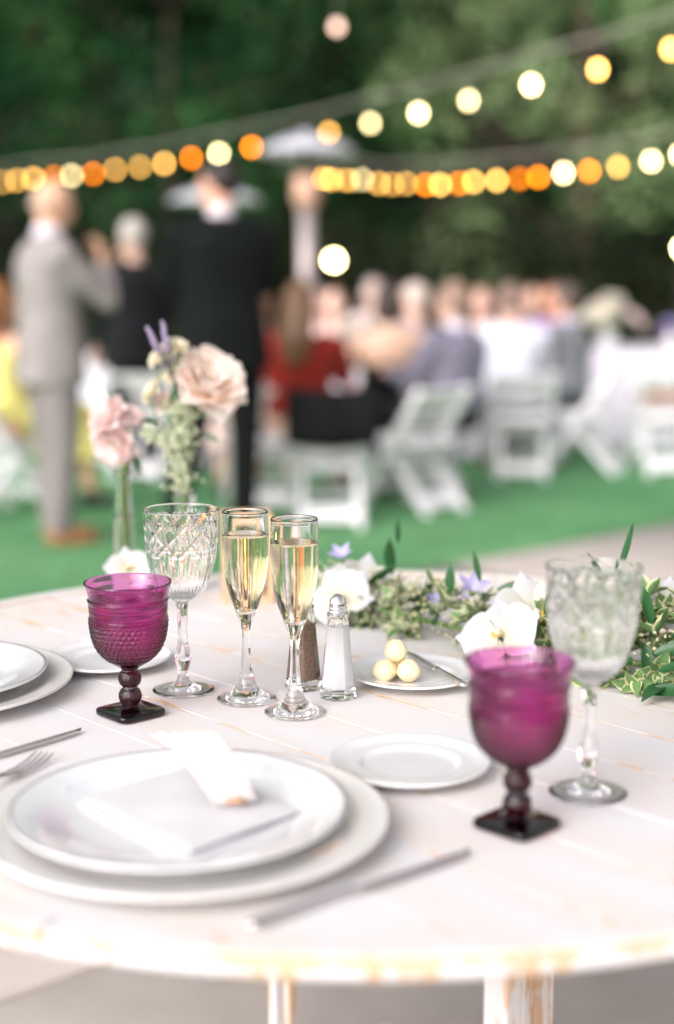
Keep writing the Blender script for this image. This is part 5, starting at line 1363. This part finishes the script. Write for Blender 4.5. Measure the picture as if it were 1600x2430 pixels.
vleaf = [petal_mesh('leaf', 0.029, 0.0165, VAR, cup=.35, curl=.35 * s, ruffle=.0012, shape=.75, nu=4, nv=5, seed=i) for i, s in enumerate((1, .4, -.5))]
vleaf2 = [petal_mesh('leaf', 0.021, 0.012, VAR2, cup=.3, curl=.3, ruffle=.001, shape=.75, nu=4, nv=4, seed=i + 7) for i in range(2)]
rleaf = [petal_mesh('leaf', 0.062, 0.019, RUSC, cup=.25, curl=c, shape=.85, nu=4, nv=8, seed=i) for i, c in enumerate((.3, -.2))]
g = random.Random(77); items = []
def gar_pt(u): return gp[min(len(gp) - 1, max(0, int(u * (len(gp) - 1))))]
for k in range(230):
    u = g.random() ** .8; c = gar_pt(u); th = g.uniform(-0.15, pi + .15); 
    tan = (gar_pt(min(1, u + .03)) - gar_pt(max(0, u - .03))).normalized(); side = Vector((tan.y, -tan.x, 0))
    out = side * cos(th) + Vector((0, 0, 1)) * max(0.0, sin(th)); rr = g.uniform(.5, 1.0)
    hw = lin(0.044, 0.070, sm(.45, .75, u)); hh = lin(0.058, 0.098, sm(.5, .8, u))
    p = c + side * cos(th) * hw * rr + Vector((0, 0, 0.006 + hh * rr * max(0, sin(th)))) + tan * g.uniform(-.01, .01)
    ax = (out + Vector((g.gauss(0, .35), g.gauss(0, .35), g.gauss(0, .3) + .2))).normalized()
    near = u > .55
    n_ = g.randint(6, 8) if near else g.randint(4, 7)
    e1 = ax.orthogonal().normalized(); e2 = ax.cross(e1)
    for j in range(n_):
        a = 2 * pi * j / n_ + g.uniform(-.3, .3); spread = g.uniform(.5, 1.5) if j % 2 else g.uniform(1.0, 2.0)
        d = (ax + (e1 * cos(a) + e2 * sin(a)) * spread).normalized()
        q = d.to_track_quat('Y', 'Z').to_matrix()
        nrm = ax - d * ax.dot(d); nrm.normalize(); X = d.cross(nrm); M3 = Matrix((X, d, nrm)).transposed()
        pp = p + d * 0.002
        sc = g.uniform(.7, 1.15)
        # keep leaves above the table
        if pp.z + d.z * .026 * sc < TZ + .002: pp.z = TZ + .003 - min(0, d.z) * .026 * sc
        me = vleaf[g.randrange(3)] if (near or g.random() < .35) else vleaf2[g.randrange(2)]
        items.append((u, pp - go, M3, sc, me))
items.sort(key=lambda q: -(q[0] + random.Random(int(q[3] * 1e6)).uniform(0, .25)))
parts = items[:262]; rest = items[262:]
for (u, p, M3, sc, me) in parts: put('leaf', me, gar, p, M3.to_euler(), sc)
def join_inst(name, lst, parent, matset):
    vs = []; fs = []; uv = []; mi = []
    for (u, p, M3, sc, me) in lst:
        o = len(vs); vs += [tuple(M3 @ (v.co * sc) + p) for v in me.vertices]
        ul = me.uv_layers[0].data
        for po in me.polygons:
            fs.append(tuple(i + o for i in po.vertices)); uv += [tuple(ul[l].uv) for l in po.loop_indices]; mi.append(matset.index(me.materials[0]))
    m = bpy.data.meshes.new(name); m.from_pydata(vs, [], fs); m.update(); l = m.uv_layers.new(name='UVMap')
    l.data.foreach_set('uv', np.array(uv, dtype=np.float32).ravel())
    for x in matset: m.materials.append(x)
    m.polygons.foreach_set('material_index', mi); m.polygons.foreach_set('use_smooth', [True] * len(fs))
    o = put(name, m, parent); o['kind'] = 'stuff'; return o
join_inst('small_leaves', rest, gar, [VAR, VAR2])
# seed heads / buds through the far half and a sprinkling in the near half
sb = MB()
for k in range(950):
    u = g.random() ** 1.6; c = gar_pt(u) - go; tan = Vector((.7, -.6, 0)); side = Vector((.6, .7, 0))
    th = g.uniform(0, pi); rr = g.uniform(.75, 1.12)
    p = c + side * cos(th) * .05 * rr + Vector((0, 0, .008 + .062 * rr * sin(th))) + tan * g.uniform(-.02, .02)
    sb.sphere(p, (g.uniform(.0012, .0026), g.uniform(.0012, .0026), g.uniform(.002, .005)), 6, 4, m=Euler((g.uniform(0, 3), g.uniform(0, 3), 0)).to_matrix())
SEED2 = pmat('cream buds', (0.38, 0.42, 0.20), 0.6, col2=(0.66, 0.60, 0.42), scale=60)
obj('cream_buds', sb, SEED2, gar)['kind'] = 'stuff'
# dark pointed leaves, placed where the photo shows them and scattered
spots = [(1048, 1385, 1.80, (0, 0, 1), .75), (1115, 1352, 1.79, (-.25, 0, 1), .7), (1150, 1378, 1.78, (1, -.1, .25), .95), (926, 1262, 1.93, (0.02, 0, 1), .55), (912, 1335, 1.93, (-.1, -.2, 1), .9), (905, 1410, 1.90, (-.5, -.4, .2), 1.0),
         (945, 1440, 1.86, (.5, -.5, .5), .9), (1440, 1330, 1.66, (.32, 0, 1), 1.0), (1512, 1455, 1.60, (-.35, -.1, 1), 1.05), (1470, 1530, 1.58, (-.9, -.3, -.1), .95), (1520, 1520, 1.58, (1, -.3, .3), 1.0), (1530, 1560, 1.56, (.9, -.5, .4), 1.0),
         (1500, 1610, 1.54, (.8, -.3, .1), 1.0), (1440, 1575, 1.56, (-.6, -.5, .5), .8), (1545, 1590, 1.55, (-.5, -.6, -.1), .9), (1500, 1500, 1.60, (.1, -.4, -1), .9), (1420, 1510, 1.62, (-.8, -.2, .4), .9), (880, 1450, 1.90, (-.9, -.4, 0), .9),
         (1010, 1455, 1.82, (.2, -.7, .6), .8), (960, 1400, 1.88, (.7, 0, .6), .8), (1400, 1370, 1.68, (-.4, 0, 1), .8), (1560, 1480, 1.60, (.7, 0, .6), .9)]
for i, (x, y, Y, d, s_) in enumerate(spots):
    p = atd(x, y, Y); put('leaf', rleaf[i % 2], gar, p - go, aim(d, g.uniform(-.9, .9)), s_)
for k in range(14):
    u = g.random(); c = gar_pt(u) + Vector((g.uniform(-.03, .03), g.uniform(-.03, .03), g.uniform(.02, .06)))
    put('leaf', rleaf[k % 2], gar, c - go, aim((g.uniform(-1, 1), g.uniform(-1, .2), g.uniform(-.1, .8)), g.uniform(-1, 1)), g.uniform(.6, .9))

# ------------------------------------------------------------------ centrepieces on the guest tables
def centrepiece(x, y, cols, label, seed, spread=0.16, n_=11, hz=0.30, big=1.0):
    t = thing('flower_centrepiece', label, 'flowers', (x, y, 0.7605), 0, 'flower arrangements on the guest tables')
    obj('vase', MB().lathe([(0, 0), (0.06, 0), (0.075, 0.05), (0.06, 0.15), (0.055, 0.16), (0.0, 0.158)], 24), M['china'], t)
    gg_ = random.Random(seed)
    fm = leaf_clump_mesh('foliage', [(gg_.uniform(-.1, .1), gg_.uniform(-.1, .1), 0.17, 0.09) for _ in range(5)], 4000, 0.02, VAR, seed); put('foliage', fm, t)
    for k in range(n_):
        a = gg_.uniform(0, 6.28); r = gg_.random() ** .5 * spread; m_ = cols[k % len(cols)]
        rose(t, (cos(a) * r, sin(a) * r, hz - r * .7 + gg_.uniform(-.03, .03)), (cos(a) * r * 4, sin(a) * r * 4, 1), gg_.uniform(.045, .06) * big, m_, rings=[(4, .16, 60, .8), (6, .2, 32, 1.0), (6, .15, 5, 1.1)], seed=k + seed, name='bloom')
    return t
P_HYD = petalmat('cream white petal', (0.85, 0.80, 0.58), (0.86, 0.84, 0.76))
centrepiece(TL[0] - 0.30, TL[1] - 0.30, [P_LILAC, P_WHITE, P_LILAC], 'lilac and white flowers on the guest table behind the bald man', 3, n_=9, hz=.22)
centrepiece(TR[0] - 0.62, TR[1] - 0.30, [P_HYD, P_HYD, P_PINK], 'large cream and white flower arrangement on the right guest table', 5, spread=.24, n_=16, hz=.42, big=1.5)
centrepiece(TR[0] - 0.12, TR[1] - 0.40, [P_PURP, P_PURP, P_LILAC], 'purple flowers at the right edge on the right guest table', 6, spread=.12, n_=8, hz=.24)
centrepiece(TM[0] - 0.15, TM[1] - 0.1, [P_WHITE, P_PINK], 'white and pink flowers in the middle of the middle guest table', 9, n_=9, hz=.24)
